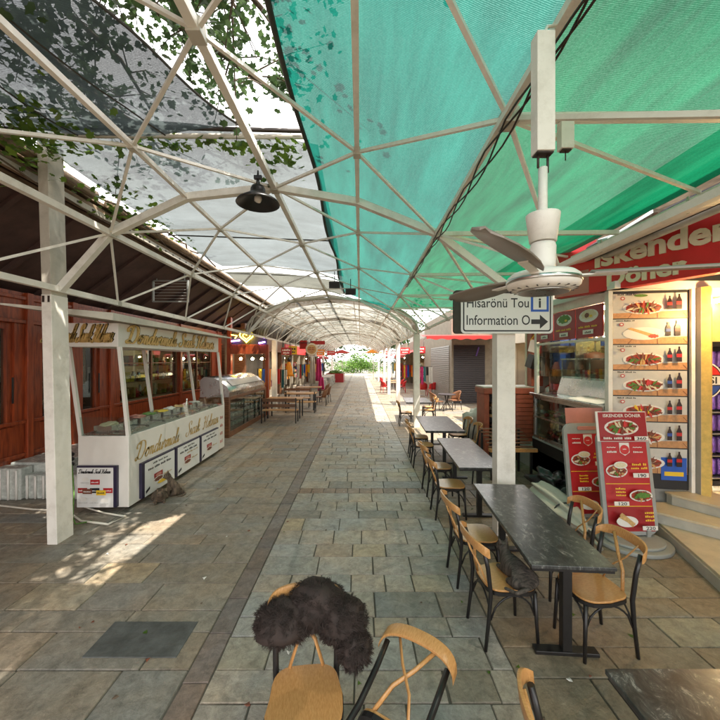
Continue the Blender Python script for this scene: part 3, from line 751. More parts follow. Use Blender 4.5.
b = MB().m('logwood'); b.hexa([(-4.2, -3, 4.81), (FX - .4, -3, 5.22), (FX - .4, 27.2, 5.22), (-4.2, 27.2, 4.81)], [(-4.2, -3, 4.86), (FX - .4, -3, 5.3), (FX - .4, 27.2, 5.3), (-4.2, 27.2, 4.86)])
b.build('roof_boards', ev)
b = MB().m('alu')
b.bb(-5.10, -5.08, 9.3, 9.32, 3.55, 4.3)
scr = thing('wall_fan_cage', 'pale square ventilation frame under the dark eave above the lit window', 'vent frame', (-5.2, 9.0, 3.75))
b.bm.free()
b = MB().m('alu'); 
for (x0, x1, z0, z1) in ((0, .9, 0, .03), (0, .9, .52, .55), (0, .03, .03, .52), (.87, .9, .03, .52)): b.bb(x0, x1, 0, .06, z0, z1)
b.beam((.1, .03, .55), (.1, .03, .8), .02); b.beam((.8, .03, .55), (.8, .03, .8), .02); b.build('frame', scr)
b = MB().m('greyprint')
for k in range(6): b.beam((.03, .03, .09 + k * .075), (.87, .03, .09 + k * .075), .008)
b.build('grille', scr)

for k in range(32):
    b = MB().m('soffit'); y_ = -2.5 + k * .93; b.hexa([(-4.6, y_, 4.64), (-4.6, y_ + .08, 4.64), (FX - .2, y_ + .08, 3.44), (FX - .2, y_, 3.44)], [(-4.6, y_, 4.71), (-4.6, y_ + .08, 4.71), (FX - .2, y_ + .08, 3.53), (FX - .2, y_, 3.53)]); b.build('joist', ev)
# milky wrapped stack along the front
pk = thing('wrapped_panel_stack', 'low stepped stack of milky plastic-wrapped panels against the red doors', 'stack')
b = MB().m('plastic')
b.bb(-5.98, -5.1, 6.15, 9.6, 0, .55); b.build('upper_bundle', pk, bevel=.02)
b = MB().m('plastic'); b.bb(-5.55, -4.55, 5.95, 9.9, .001, .40); b.bb(-6.8, -5.56, 5.9, 6.13, 0.001, .52); b.build('lower_bundle', pk, bevel=.02)
b = MB().m('white')
for k in range(16): b.tube([(-6.7 + k * .135, 5.89 + .045 * (k > 8), .01), (-6.7 + k * .135, 5.885 + .045 * (k > 8), .50 if k < 9 else .39)], .018, 6)
b.build('fold', pk)
b = MB().m('black'); 
for z in (.47, .56, .64): b.lathe([(.03, 0), (.055, .02), (.055, .05), (.03, .07)], (-4.98, 6.2, z), 10)
b.build('strap_roll', pk)
hs = MB().m('hose'); hs.tube([(-7, 5.85, .02), (-6, 5.72, .02), (-5, 5.5, .02), (-4.4, 5.42, .02), (-3.95, 5.1, .02), (-3.5, 5.0, .02), (-3.42, 5.25, .02), (-3.8, 5.36, .02), (-4.2, 5.5, .05), (-4.22, 5.7, .5), (-4.35, 6.0, .75)], .014, 6)
tag(hs.build('water_hose'), 'thin white hose looping on the ground around the foot of the dessert cart', 'hose')
hs = MB().m('salad'); hs.tube([(-4.4, 5.5, .7), (-4.25, 5.35, .3), (-4.15, 5.2, .03), (-3.95, 5.0, .02), (-3.8, 5.1, .02)], .009, 6)
tag(hs.build('electric_cable'), 'green cable drooping between the big post and the dessert cart', 'cable')

# ------------------------------------------------------------------ dessert cart
ct = thing('dessert_cart', 'white dessert cart with glass case, gold script and lettered header board', 'cart', (0, 0, 0))
cx0, cx1, cy0, cy1, cz = -4.27, -3.50, 5.45, 9.3, 1.15
b = MB().m('white'); b.bb(cx0, cx1, cy0, cy1, .07, cz); b.build('body', ct, bevel=.008)
b = MB().m('black')
for x in (cx0 + .1, cx1 - .1):
    for y in (cy0 + .15, (cy0 + cy1) / 2, cy1 - .15): b.tube([(x - .02, y, .035), (x + .02, y, .035)], .035, 10)
b.build('wheel', ct)
b = MB().m('steel'); b.bb(cx0 + .04, cx1 - .04, cy0 + .04, cy1 - .04, cz + .002, cz + .02)
for k in range(7): b.bb(cx0 + .1, cx1 - .1, cy0 + .2 + k * .5, cy0 + .6 + k * .5, cz + .021, cz + .05)
b.build('counter_top', ct)
cc = [(cx1, cy0), (cx0, cy0), (cx0, 7.4), (cx0, cy1), (cx1, cy1)]
for i, (x, y) in enumerate(cc):
    b = MB().m('white'); b.beam((x + (-.025 if x == cx1 else .025), y + (.03 if y == cy0 else -.03), cz), (x - .16, y + (.03 if y == cy0 else -.03), 2.5), .05); b.build('upright', ct)
b = MB().m('gglass')
gh = .28; k_ = .16 * gh / 1.35
b.face([(cx0, cy0 + .02, cz), (cx1, cy0 + .02, cz), (cx1 - k_, cy0 + .02, cz + gh), (cx0 - k_, cy0 + .02, cz + gh)])
b.face([(cx1 - .02, cy0 + .03, cz), (cx1 - .02, cy1, cz), (cx1 - .02 - k_, cy1, cz + gh), (cx1 - .02 - k_, cy0 + .03, cz + gh)])
b.build('glass_guard', ct)
dx = -.16
b = MB().m('goldp'); hz0, hz1 = 2.50, 2.86
b.bb(cx0 + dx, cx1 + dx, cy0, cy0 + .03, hz0, hz1); b.bb(cx1 + dx - .03, cx1 + dx, cy0 + .03, cy1, hz0, hz1); b.bb(cx0 + dx, cx0 + dx + .03, cy0 + .03, cy1, hz0, hz1)
b.mats[0] = M['white']; b.build('header_board', ct, bevel=.004)
TXT = 'Dondurmalı Sıcak Helvası'
p = Print((cx0 + dx - .42, cy0, hz0), (1, 0, 0), (0, 0, 1)); p.k = -.0
p.script(TXT, .03, .07, .26, 'gold', 1.06, .14, .02, .022); p.build('header_lettering', ct)
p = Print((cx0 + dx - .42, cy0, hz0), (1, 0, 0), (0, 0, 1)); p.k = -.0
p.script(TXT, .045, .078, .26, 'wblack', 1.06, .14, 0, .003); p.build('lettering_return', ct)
p = Print((cx1 + dx, cy0 + .1, hz0), (0, 1, 0), (0, 0, 1))
p.script(TXT, .06, .07, .27, 'gold', 3.35, .24, .02, .022); p.build('header_lettering', ct)
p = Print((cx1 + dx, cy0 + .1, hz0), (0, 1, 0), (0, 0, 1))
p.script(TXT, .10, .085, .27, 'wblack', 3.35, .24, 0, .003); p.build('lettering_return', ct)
for tx, x_, z_, w_ in (('Dondurmalı', .02, .66, 1.35), ('Sıcak', 1.65, .69, .62), ('Helvası', 2.45, .69, .85)):
    p = Print((cx1, cy0 + .12, .07), (0, 1, 0), (0, 0, 1)); p.script(tx, x_, z_, .26, 'gold', w_, .20, 0, .004); p.build('side_lettering', ct)
p = Print((cx1, cy0 + .12, .07), (0, 1, 0), (0, 0, 1))
for k in range(4): p.scribble(3.43, .15 + k * .2, .18, .1, 'pink')
p.build('side_scribble', ct)
b = MB().m('fabricw')
b.hexa([(-4.75, 4.75, 3.03), (-3.50, 5.1, 2.865), (-3.42, 9.6, 2.87), (-4.6, 9.6, 2.95)], [(-4.75, 4.75, 3.055), (-3.50, 5.1, 2.97), (-3.42, 9.6, 2.90), (-4.6, 9.6, 2.975)]); b.build('roof_board', ct)
def cart_poster(origin, u, w, h, kind):
    s = MB().m('navy'); o = Vector(origin); U = Vector(u); n = U.cross(Vector((0, 0, 1)))
    s.hexa([o + n * .003, o + U * w + n * .003, o + U * w + n * .05, o + n * .05], [o + n * .003 + Vector((0, 0, h)), o + U * w + n * .003 + Vector((0, 0, h)), o + U * w + n * .05 + Vector((0, 0, h)), o + n * .05 + Vector((0, 0, h))])
    fr = s.build('poster_frame', ct)
    p = Print(o + n * .05, u, (0, 0, 1)); g = .02
    x0, x1 = (.005, w - .05) if kind == 0 else (.07, w - .005)
    p.rect(x0, 0, x1, h - .025, 'whitep'); w2 = x1 - x0
    if kind == 0:
        p.script(TXT, x0 + .02, h * .82, h * .10, 'ink', w2 * .88, .22)
        for q, (cx, cy, m) in enumerate([(.5, .62, 'redprint2'), (.16, .42, 'redprint'), (.86, .42, 'redprint2'), (.5, .42, 'ink'), (.3, .4, 'meat'), (.68, .37, 'yellow')]):
            p.rect(x0 + w2 * (cx - .13), h * (cy - .07), x0 + w2 * (cx + .13), h * (cy + .05), m)
            p.scribble(x0 + w2 * (cx - .1), h * (cy - .03), w2 * .2, h * .035, 'whitep' if m != 'yellow' else 'ink')
        for cx, cy in ((.25, .68), (.2, .2), (.5, .2), (.78, .18)): p.ell(x0 + w2 * cx, h * cy, w2 * .1, h * .05, 'plate'); p.scribble(x0 + w2 * (cx - .12), h * (cy - .09), w2 * .24, .015, 'greyprint')
    else:
        p.scribble(x0 + w2 * .25, h * .83, w2 * .5, h * .06, 'ink'); p.scribble(x0 + w2 * .1, h * .70, w2 * .8, h * .07, 'ink')
        if kind == 2: p.scribble(x0 + w2 * .4, h * .6, w2 * .5, h * .05, 'gold')
        p.rect(x0 + w2 * .28, h * .26, x0 + w2 * .56, h * .52, 'redprint'); p.ell(x0 + w2 * .42, h * .30, w2 * .2, h * .10, 'plate'); p.ell(x0 + w2 * .42, h * .32, w2 * .14, h * .06, 'meat', ir=.2); p.ell(x0 + w2 * .42, h * .45, w2 * .1, h * .05, 'pink')
        p.poly([(x0 + w2 * .02, h * .08), (x0 + w2 * .14, h * .16), (x0 + w2 * .14, h * .24), (x0 + w2 * .02, h * .16)], 'ink')
        if kind == 1: p.ell(x0 + w2 * .6, h * .2, w2 * .22, h * .06, 'yellow')
        p.scribble(x0 + w2 * .6, h * .35, w2 * .3, h * .05, 'gold')
    p.build('poster_print', fr)
cart_poster((cx0 + .02, cy0, .09), (1, 0, 0), .60, .62, 0)
for i in range(3): cart_poster((cx1, cy0 + .25 + i * 1.04, .10), (0, 1, 0), 1.0, .56, (1, 2, 3)[i])
tb = random.Random(41)
for k in range(9):
    cols = ['rice', 'meat', 'pink', 'salad', 'yellow', 'plate', 'bread', 'sauce', 'plate']; yy_ = 5.75 + k * .37
    t = thing('dessert_tub', ['cream semolina', 'brown chocolate', 'pink ice cream', 'green pistachio', 'yellow lemon', 'white ice cream', 'golden pastry', 'red cherry', 'white milk'][k] + ' tub in the open case of the dessert cart', 'tub', (cx0 + .26, yy_, cz + .051), 0, 'dessert tubs in the cart case')
    b = MB().m('steel'); b.bb(-.14, .14, -.14, .14, 0, .07); b.build('tub', t); b = MB().m(cols[k]); b.blob((0, 0, .07), (.12, .12, .045), k, .5, 3); b.build('filling', t)
# small things on the cart
b = MB().m('steel'); b.lathe([(.03, 0), (.03, .16), (.015, .2), (.02, .26)], (-3.9, 8.1, cz + .021), 12)
tag(b.build('tap'), 'small chrome dispenser tap on the dessert cart counter', 'tap')

# ------------------------------------------------------------------ wooden display fridge
fr = thing('display_fridge', 'dark wood display fridge with curved steel hood beyond the dessert cart', 'fridge')
b = MB().m('brownwood'); b.bb(-4.75, -3.86, 10.6, 14.8, 0, .16); b.bb(-4.75, -3.86, 10.6, 10.72, .16, 1.2); b.bb(-4.75, -3.86, 14.68, 14.8, .16, 1.2); b.bb(-4.75, -3.86, 10.72, 14.68, 1.1, 1.2); b.bb(-4.75, -4.65, 10.72, 14.68, .16, 1.1); b.build('cabinet', fr, bevel=.006)
b = MB().m('gglass'); b.bb(-3.9, -3.89, 10.72, 14.68, .16, 1.1); b.build('glass_front', fr)
b = MB().m('steel')
for z in (.45, .75): b.bb(-4.6, -3.95, 10.75, 14.65, z, z + .015)
b.m('plate')
for z in (.18, .467, .767):
    for k in range(12): b.lathe([(.06, 0), (.1, .02), (.1, .1), (.06, .14)], (-4.15, 10.95 + k * .32, z), 10)
b.build('shelf', fr)
b = MB().m('steel')
P = [(-4.72, 1.202), (-3.88, 1.202), (-3.84, 1.34), (-3.92, 1.5), (-4.1, 1.66), (-4.35, 1.78), (-4.6, 1.8), (-4.72, 1.7)]
A = [b.v((x, 10.62, z)) for x, z in P]; B = [b.v((x, 14.4, z)) for x, z in P]; b.f(A[::-1]); b.f(B)
for i in range(len(P)): b.f([A[i], A[(i + 1) % 8], B[(i + 1) % 8], B[i]], i in (2, 3, 4, 5))
b.build('hood', fr)
b = MB().m('greyprint'); b.hexa([(-3.905, 11, 1.505), (-3.905, 14, 1.505), (-4.08, 14, 1.672), (-4.08, 11, 1.672)], [(-3.895, 11, 1.512), (-3.895, 14, 1.512), (-4.07, 14, 1.682), (-4.07, 11, 1.682)]); b.build('curved_glass', fr)

# ------------------------------------------------------------------ neon stall beyond
ns = thing('neon_stall', 'open snack stall framed in red wood with yellow and purple neon above', 'stall')
b = MB().m('redwood')
b.bb(-5.55, -5.38, 15.0, 15.2, 0, 4.1); b.bb(-5.38, -3.95, 15.02, 15.2, 2.55, 2.95); b.bb(-3.95, -3.82, 15.0, 15.2, 0, 2.95); b.build('timber_frame', ns, bevel=.008)
b = MB().m('walltan'); b.bb(-5.9, -5.8, 15.7, 27.5, 0, 3.4); b.build('back_wall', ns)
b = MB().m('steel'); b.bb(-5.2, -4.1, 15.3, 15.9, .001, 1.05); b.bb(-5.25, -4.05, 15.25, 15.95, 1.05, 1.09); b.build('counter', ns)
b = MB().m('lampw'); 
for x in (-5.1, -4.6, -4.2): b.blob((x, 15.4, 2.35), (.06, .06, .06))
b.build('bulb', ns)
b = MB().m('neony')
H = [(-4.72 + .28 * (math.sin(t) ** 3), 14.96, 3.28 + .24 * (.8125 * math.cos(t) - .3125 * math.cos(2 * t) - .125 * math.cos(3 * t) - .0625 * math.cos(4 * t)) * 1.0) for t in [k * math.pi * 2 / 28 for k in range(29)]]
b.tube(H, .022, 6); b.tube([(x * .55 + -4.72 * .45, 14.96, z * .55 + 3.28 * .45) for x, y, z in H], .015, 6)
b.tube([(-5.35, 14.96, 3.35), (-5.1, 14.96, 3.3), (-5.2, 14.96, 3.2)], .02, 6); b.build('yellow_neon', ns)
b = MB().m('neonp'); b.tube([(-5.35, 14.96, 3.08), (-5.0, 14.96, 3.12)], .03, 6); b.tube([(-4.2, 14.96, 3.0), (-3.95, 14.96, 3.05)], .03, 6); b.build('purple_neon', ns)
b = MB().m('dark'); b.bb(-5.38, -3.9, 15.06, 15.12, 2.952, 3.6); b.build('sign_back', ns)
rg = random.Random(8)
b = MB()
for k in range(46):
    b.m(rg.choice(goods)); x = -5.2 + 1.1 * rg.random(); y = 15.35 + .5 * rg.random()
    b.bb(x, x + .09, y, y + .08, 1.092, 1.1 + rg.uniform(.05, .3))
tag(b.build('counter_goods'), 'jumble of packets and bottles on the neon stall counter', 'groceries', kind='stuff')

# ================================================================== BENTWOOD CHAIRS AND MARBLE TABLES
def make_chair(label, group):
    t = thing('bentwood_chair', label, 'chair', group=group)
    s = MB().m('chairwood'); n = 28
    P = []
    for i in range(n):
        a = 2 * math.pi * i / n; c, q = math.cos(a), math.sin(a); e = .55
        P.append((.205 * math.copysign(abs(c) ** e, c) * (1), (.205 if c > 0 else .19) * math.copysign(abs(q) ** e, q)))
    s.prism(P, .455, .472); s.build('seat', t, bevel=.004)
    r = MB().m('black'); r.prism([(x * 1.02, y * 1.02) for x, y in P], .425, .4535); r.build('seat_rim', t)
    for sg in (-1, 1):
        l = MB().m('black'); l.tube([(.175, sg * .165, .43), (.185, sg * .172, .2), (.195, sg * .18, 0)], [.017, .015, .013], 8); l.build('leg', t)
        l = MB().m('black'); l.tube([(-.245, sg * .185, 0), (-.215, sg * .18, .25), (-.20, sg * .18, .45), (-.225, sg * .185, .65), (-.26, sg * .19, .80)], [.014, .016, .018, .018, .017], 8); l.build('leg', t)
    c = MB().m('chairwood')
    A = []
    for i in range(17):
        a = -1 + i / 8; y = .235 * math.sin(a * 1.5) / math.sin(1.5); x = -.335 + .10 * abs(a) ** 2.2; z = .845 - .055 * abs(a) ** 2.6
        A.append((x, y, z))
    rows = []
    for (x, y, z) in A: rows.append([c.v((x - .009, y, z - .034)), c.v((x + .009, y, z - .036)), c.v((x + .002, y, z + .036)), c.v((x - .016, y, z + .038))])
    for i in range(16):
        for k in range(4): c.f([rows[i][k], rows[i][(k + 1) % 4], rows[i + 1][(k + 1) % 4], rows[i + 1][k]], True)
    c.f(rows[0][::-1]); c.f(rows[-1]); c.build('backrest', t, bevel=.002)
    for sg in (-1, 1):
        x = MB().m('chairwood'); x.tube([(-.19, -sg * .10, .47), (-.235, -sg * .05, .60), (-.275 - .004 * sg, sg * .035, .70), (-.31, sg * .12, .835)], .013, 6, flat=.5); x.build('cross_slat', t)
    g = MB().m('black')
    for s1, s2 in (((.175, -.165), (.175, .165)), ((.175, .165), (-.20, .18)), ((.175, -.165), (-.20, -.18)), ((-.2, -.18), (-.2, .18))):
        a = Vector((*s1, .25)); c2 = Vector((*s2, .25)); Q = []
        for i in range(11):
            u = i / 10; p = a.lerp(c2, u); p.z = .24 + .175 * (math.sin(math.pi * u) ** .55); Q.append(p)
        g.tube(Q, .008, 5)
    g.build('bracket', t)
    return t
def make_table(w, l, label, group):
    t = thing('marble_table', label, 'table', group=group)
    s = MB().m('marble'); s.bb(-w / 2, w / 2, -l / 2, l / 2, .722, .75); s.build('tabletop', t, bevel=.004)
    s = MB().m('black'); s.bb(-w / 2 + .01, w / 2 - .01, -l / 2 + .01, l / 2 - .01, .700, .7205); s.build('apron', t)
    for sg in (-1, 1):
        p = MB().m('black'); y = sg * (l / 2 - .13); p.bb(-.035, .035, y - .035, y + .035, .03, .6995); p.build('leg', t, bevel=.004)
        p = MB().m('black'); p.bb(-.24, .24, y - .04, y + .04, .0, .0295); p.build('foot', t, bevel=.004)
    return t
CG = 'bentwood café chairs along the marble tables'; TG = 'dark marble café tables along the right of the street'
TT = [(1.67, 3.60, .62, 1.80, -4, 'large dark marble table in the foreground, in front of the white sign post'),
      (1.80, 6.16, .64, 1.98, -3, 'dark marble table directly behind the white sign post'),
      (1.92, 8.91, .86, 2.1, -3, 'dark marble table catching light, third along the row'),
      (2.20, 14.0, .95, 1.7, -3, 'smallest dark marble table at the far end of the row'),
      (1.60, 1.04, .74, 1.54, 0, 'dark marble table cut off by the bottom right corner of the photo')]
tbl = {}
for x, y, w, l, a, lab in TT:
    t = make_table(w, l, lab, TG); t.location = (x, y, 0); t.rotation_euler.z = R(a)
chairs = [  # x, y, facing deg (0 = +x), label
    (1.22, 3.05, 5, 'bentwood chair with a dark cat on its seat at the foreground table'),
    (1.22, 3.82, 2, 'empty bentwood chair on the street side of the foreground table, beyond the cat chair'),
    (1.88, 2.93, 186, 'bentwood chair nearest the camera on the shop side of the foreground table'),
    (2.00, 3.62, 182, 'bentwood chair on the shop side of the foreground table nearest the sign post'),
    (1.33, 5.35, 0, 'nearer street-side bentwood chair of the table behind the sign post'),
    (1.36, 6.25, 3, 'farther street-side bentwood chair of the table behind the sign post'),
    (2.28, 6.5, 180, 'bentwood chair on the shop side of the table behind the sign post'),
    (1.38, 7.85, 0, 'pale-seated bentwood chair nearest on the street side of the third table'),
    (1.42, 8.65, -3, 'street-side bentwood chair farther along the third table'),
    (2.40, 8.15, 180, 'sunlit bentwood chair nearer on the shop side of the third table'),
    (2.43, 8.95, 184, 'sunlit bentwood chair farther on the shop side of the third table'),
    (1.62, 12.7, 0, 'bentwood chair facing the far small table beside the street'),
    (2.55, 13.35, 180, 'bentwood chair behind the far small table, nearer of two'),
    (2.66, 14.2, 175, 'bentwood chair behind the far small table, farther of two'),
    (1.02, 1.44, -8, 'bentwood chair cut by the bottom edge beside the corner table, only its back showing')]
ch0 = None
for x, y, a, lab in chairs:
    c = make_chair(lab, CG) if ch0 is None else copy_tree(ch0)
    if ch0 is None: ch0 = c
    c.location = (x, y, 0); c.rotation_euler = (0, 0, R(a)); c['label'] = lab
# tipped chairs right below the camera
c = copy_tree(ch0); c.location = (-.30, 1.96, -.0); c.rotation_euler = (0, 0, R(-84)); c.scale = (1, 1, 1); c['label'] = 'bentwood chair with dark shaggy fur over its back at the bottom centre'
c = copy_tree(ch0); c.location = (-.08, 1.50, .16); c.rotation_euler = (Matrix.Rotation(R(-34), 3, 'Z') @ Matrix.Rotation(R(12), 3, 'X') @ Matrix(((0, -1, 0), (0, 0, 1), (-1, 0, 0)))).to_euler(); c['label'] = 'bentwood chair tipped on its side at the bottom edge, legs and slats crossing'

# shaggy fur over the chair back
fr_ = random.Random(2)
fb = MB().m('fur')
lobes = [((-.47, 2.18, .72), (.16, .13, .12)), ((-.27, 2.24, .78), (.19, .13, .14)), ((-.11, 2.20, .72), (.15, .12, .13)), ((-.03, 2.12, .61), (.09, .10, .10))]
for i, (c_, r_) in enumerate(lobes): fb.blob(c_, r_, i, .3, 3)
for c_, r_ in lobes:
    for k in range(420):      # locks of hair: each a clump of strands leaning the same way and sagging
        n_ = Vector((fr_.gauss(0, 1), fr_.gauss(0, 1), fr_.gauss(.3, 1))).normalized()
        d0 = (n_ * .7 + Vector((fr_.uniform(-.9, .9), fr_.uniform(-.9, .9), fr_.uniform(-1.0, .1)))).normalized(); ln = fr_.uniform(.014, .034)
        tip = Vector(c_) + Vector((n_.x * r_[0], n_.y * r_[1], n_.z * r_[2])) + d0 * ln + Vector((0, 0, -.3 * ln))
        for q in range(15):
            n2 = (n_ + Vector((fr_.gauss(0, .09), fr_.gauss(0, .09), fr_.gauss(0, .09)))).normalized()
            p = Vector(c_) + Vector((n2.x * r_[0], n2.y * r_[1], n2.z * r_[2])) * .98; e_ = tip + Vector((fr_.gauss(0, .007), fr_.gauss(0, .007), fr_.gauss(0, .007)))
            m_ = p.lerp(e_, .5) + n_ * .008; s_ = n_.cross(e_ - p); s_ = s_.normalized() * .0011 if s_.length > 1e-6 else Vector((.001, 0, 0))
            fb.face([p - s_, p + s_, m_ + s_ * .8, m_ - s_ * .8]); fb.face([m_ - s_ * .8, m_ + s_ * .8, e_])
tag(fb.build('fur_throw', recalc=False), 'dark brown shaggy fur draped in a hump over a chair at the bottom centre', 'fur throw')

# ------------------------------------------------------------------ cats
def make_cat(label, pose, material, loc, rz, sc=1, group=None):
    if pose == 'sit':
        V = [(-.06, 0, .07), (0, 0, .15), (.05, 0, .23), (.08, 0, .29), (.11, 0, .33), (.155, 0, .315), (.10, .02, .36), (.10, -.02, .36),
             (.09, .045, .14), (.10, .045, .02), (.09, -.045, .14), (.10, -.045, .02), (.0, .075, .06), (.09, .08, .02), (.0, -.075, .06), (.09, -.08, .02),
             (-.12, .0, .03), (-.16, .08, .02), (-.10, .16, .02), (-.02, .18, .02), (.13, .045, .015), (.13, -.045, .015)]
        E = [(0, 1), (1, 2), (2, 3), (3, 4), (4, 5), (4, 6), (4, 7), (2, 8), (8, 9), (2, 10), (10, 11), (0, 12), (12, 13), (0, 14), (14, 15), (0, 16), (16, 17), (17, 18), (18, 19), (9, 20), (11, 21)]
        Rd = [.085, .070, .055, .036, .055, .022, .03, .03, .026, .018, .026, .018, .05, .02, .05, .02, .022, .016, .015, .010, .016, .016]
    else:
        V = [(-.14, 0, .08), (-.04, 0, .09), (.07, 0, .09), (.14, 0, .13), (.19, 0, .17), (.235, 0, .155), (.18, .02, .19), (.18, -.02, .19),
             (.10, .06, .03), (.19, .06, .02), (.10, -.06, .03), (.19, -.06, .02), (-.13, .09, .04), (-.04, .11, .02), (-.13, -.09, .04), (-.04, -.11, .02), (-.23, .03, .05), (-.24, .14, .03), (-.14, .19, .02)]
        E = [(0, 1), (1, 2), (2, 3), (3, 4), (4, 5), (4, 6), (4, 7), (2, 8), (8, 9), (2, 10), (10, 11), (0, 12), (12, 13), (0, 14), (14, 15), (0, 16), (16, 17), (17, 18)]
        Rd = [.085, .08, .07, .042, .055, .022, .03, .03, .03, .018, .03, .018, .05, .02, .05, .02, .022, .016, .012]
    r = thing('cat', label, 'cat', loc, R(rz), group); r.scale = (sc,) * 3
    skin_mesh('body', V, E, Rd, material, r, 2, 0)
    body = r.children[0]; bm_ = bmesh.new(); bm_.from_mesh(body.data); h = V[4]
    def ball(c, q, sub=2): bmesh.ops.create_icosphere(bm_, subdivisions=sub, radius=1, matrix=Matrix.Translation(Vector(c)) @ Matrix.Diagonal((*q, 1)))
    ball((h[0] + .005, 0, h[2] + .008), (.056, .055, .050), 3); ball((h[0] + .048, 0, h[2] - .010), (.024, .026, .019))
    for sg in (-1, 1): bmesh.ops.create_cone(bm_, cap_ends=True, segments=8, radius1=.024, radius2=.002, depth=.055, matrix=Matrix.Translation((h[0] - .004, sg * .034, h[2] + .066)) @ Matrix.Rotation(-sg * .25, 4, 'X'))
    for f_ in bm_.faces: f_.smooth = True
    bm_.to_mesh(body.data); bm_.free()
    e = MB().m('black')
    for sg in (-1, 1): e.blob((h[0] + .053, sg * .022, h[2] + .018), (.007, .008, .009), sub=1)
    e.blob((h[0] + .071, 0, h[2] - .004), (.005, .007, .005), sub=1); e.build('face_marks', r)
    hair = MB().m(material); hr = random.Random(4)
    for k in range(2600):
        i = hr.choice([0, 0, 1, 1, 2, 3, 4]); n_ = Vector((hr.gauss(0, 1), hr.gauss(0, 1), hr.gauss(0, 1))).normalized(); p = Vector(V[i]) + n_ * Rd[i] * .93
        if p.z < .01: continue
        d = (n_ + Vector((-.6, 0, -.5))).normalized() * .018; s_ = n_.cross(d); s_ = s_.normalized() * .0016 if s_.length > 1e-4 else Vector((.002, 0, 0)); hair.face([p - s_, p + s_, p + d])
    hair.build('fur', r, recalc=False)
make_cat('tabby cat sitting upright beside the dessert cart, tail curled on the paving', 'sit', 'tabby', (-3.16, 6.15, 0), -150, 1.0)
make_cat('tabby cat crouching tight against the dessert cart poster', 'lie', 'tabby', (-3.27, 5.88, 0), -60, 1.0)
make_cat('dark cat curled up on the bentwood chair seat at the foreground table', 'lie', 'darktabby', (1.30, 3.02, .473), 100, .95)

# ================================================================== SIGN ON THE POST, FAN, LAMPS
sg_ = thing('information_sign', 'black-bordered white direction sign with arrow on top of the white post', 'sign', (1.86, 4.62, 2.62))
sx0, sx1, sz0, sz1 = at(461, 0, 4.6).x, at(553, 0, 4.6).x, at(0, 333.5, 4.6).z, at(0, 290, 4.6).z
sg_.location = (0, 0, 0)
def rrect(x0, y0, x1, y1, r, n=5):
    P = []
    for cx, cy, a in ((x1 - r, y1 - r, 0), (x0 + r, y1 - r, 90), (x0 + r, y0 + r, 180), (x1 - r, y0 + r, 270)):
        for k in range(n + 1): t = R(a + 90 * k / n); P.append((cx + r * math.cos(t), cy + r * math.sin(t)))
    return P
w, h = sx1 - sx0, sz1 - sz0
b = MB().m('greentube'); b.xf = Matrix(((1, 0, 0, sx0), (0, 0, 1, 4.6), (0, 1, 0, sz0), (0, 0, 0, 1))); b.prism(rrect(-.09, .0, .2, h, .04), .012, .06); b.build('side_bracket', sg_)
b = MB().m('whitep'); b.xf = Matrix(((1, 0, 0, sx0), (0, 0, 1, 4.6), (0, 1, 0, sz0), (0, 0, 0, 1))); b.prism(rrect(0, 0, w, h, .05), 0, .011); b.build('panel', sg_)
p = Print((sx0, 4.6, sz0), (1, 0, 0), (0, 0, 1))
g = .025
p.poly(rrect(g, g, w - g, h - g, .035), 'ink'); p.poly(rrect(g + .018, g + .018, w - g - .018, h - g - .018, .022), 'whitep'); p.build('border', sg_)
p = Print((sx0, 4.6, sz0), (1, 0, 0), (0, 0, 1)); p.k = .003
p.text('Hisarönü Tou', .065, h * .60, .125, 'ink', width=.80, bold=.006); p.build('lettering', sg_)
p = Print((sx0, 4.6, sz0), (1, 0, 0), (0, 0, 1)); p.k = .003
p.text('Information O', .06, h * .20, .13, 'ink', width=.82, bold=.006); p.build('lettering', sg_)
p = Print((sx0, 4.6, sz0), (1, 0, 0), (0, 0, 1)); p.k = .003
p.rect(w - .285, h * .50, w - .055, h * .96, 'blue'); p.rect(w - .255, h * .55, w - .085, h * .90, 'whitep'); p.text('i', w - .190, h * .60, .125, 'ink', bold=.03)
p.build('information_symbol', sg_)
p = Print((sx0, 4.6, sz0), (1, 0, 0), (0, 0, 1)); p.k = .003
ax, ay = w - .28, h * .27
p.poly([(ax, ay - .03), (ax + .11, ay - .03), (ax + .11, ay - .09), (ax + .215, ay), (ax + .11, ay + .09), (ax + .11, ay + .03), (ax, ay + .03)], 'ink'); p.build('arrow', sg_)

fan = thing('ceiling_fan', 'white ceiling fan with three brown blades hanging from the net frame', 'ceiling fan', (.762, 1.5, 2.3))
b = MB().m('cream'); b.bb(-.037, .037, -.03, .03, .86, 1.35); b.tube([(0, 0, 1.34), (.08, .12, 1.5), (.19, .22, 1.60)], .008, 6); b.build('channel', fan, bevel=.003)
b = MB().m('wblack'); b.bb(-.034, .034, -.022, .022, .853, .8585); b.tube([(-.02, 0, .80), (-.02, 0, .87)], .005, 6); b.tube([(.02, 0, .78), (.02, 0, .87)], .005, 6); b.build('hook', fan)
b = MB().m('cream'); b.tube([(0, 0, .45), (0, 0, .80)], .018, 12); b.build('down_rod', fan)
b = MB().m('cream'); b.lathe([(.052, .49), (.066, .60), (.066, .605), (.02, .61)][::1], n=24); b.lathe([(.045, .37), (.048, .40), (.05, .47), (.046, .485)], n=24); b.build('canopy_cup', fan)
b = MB().m('cream'); b.lathe([(.05, .372), (.12, .36), (.138, .345), (.142, .325), (.138, .305), (.12, .292), (.06, .282), (.0, .28)], n=40, cap=False); b.build('motor_housing', fan)
b = MB().m('steel'); b.lathe([(.1425, .333), (.1445, .328), (.1445, .322), (.1425, .317)], n=40); b.lathe([(.095, .2855), (.1, .2835), (.1, .281), (.095, .2785)], n=40); b.build('trim_ring', fan)
b = MB().m('wblack')
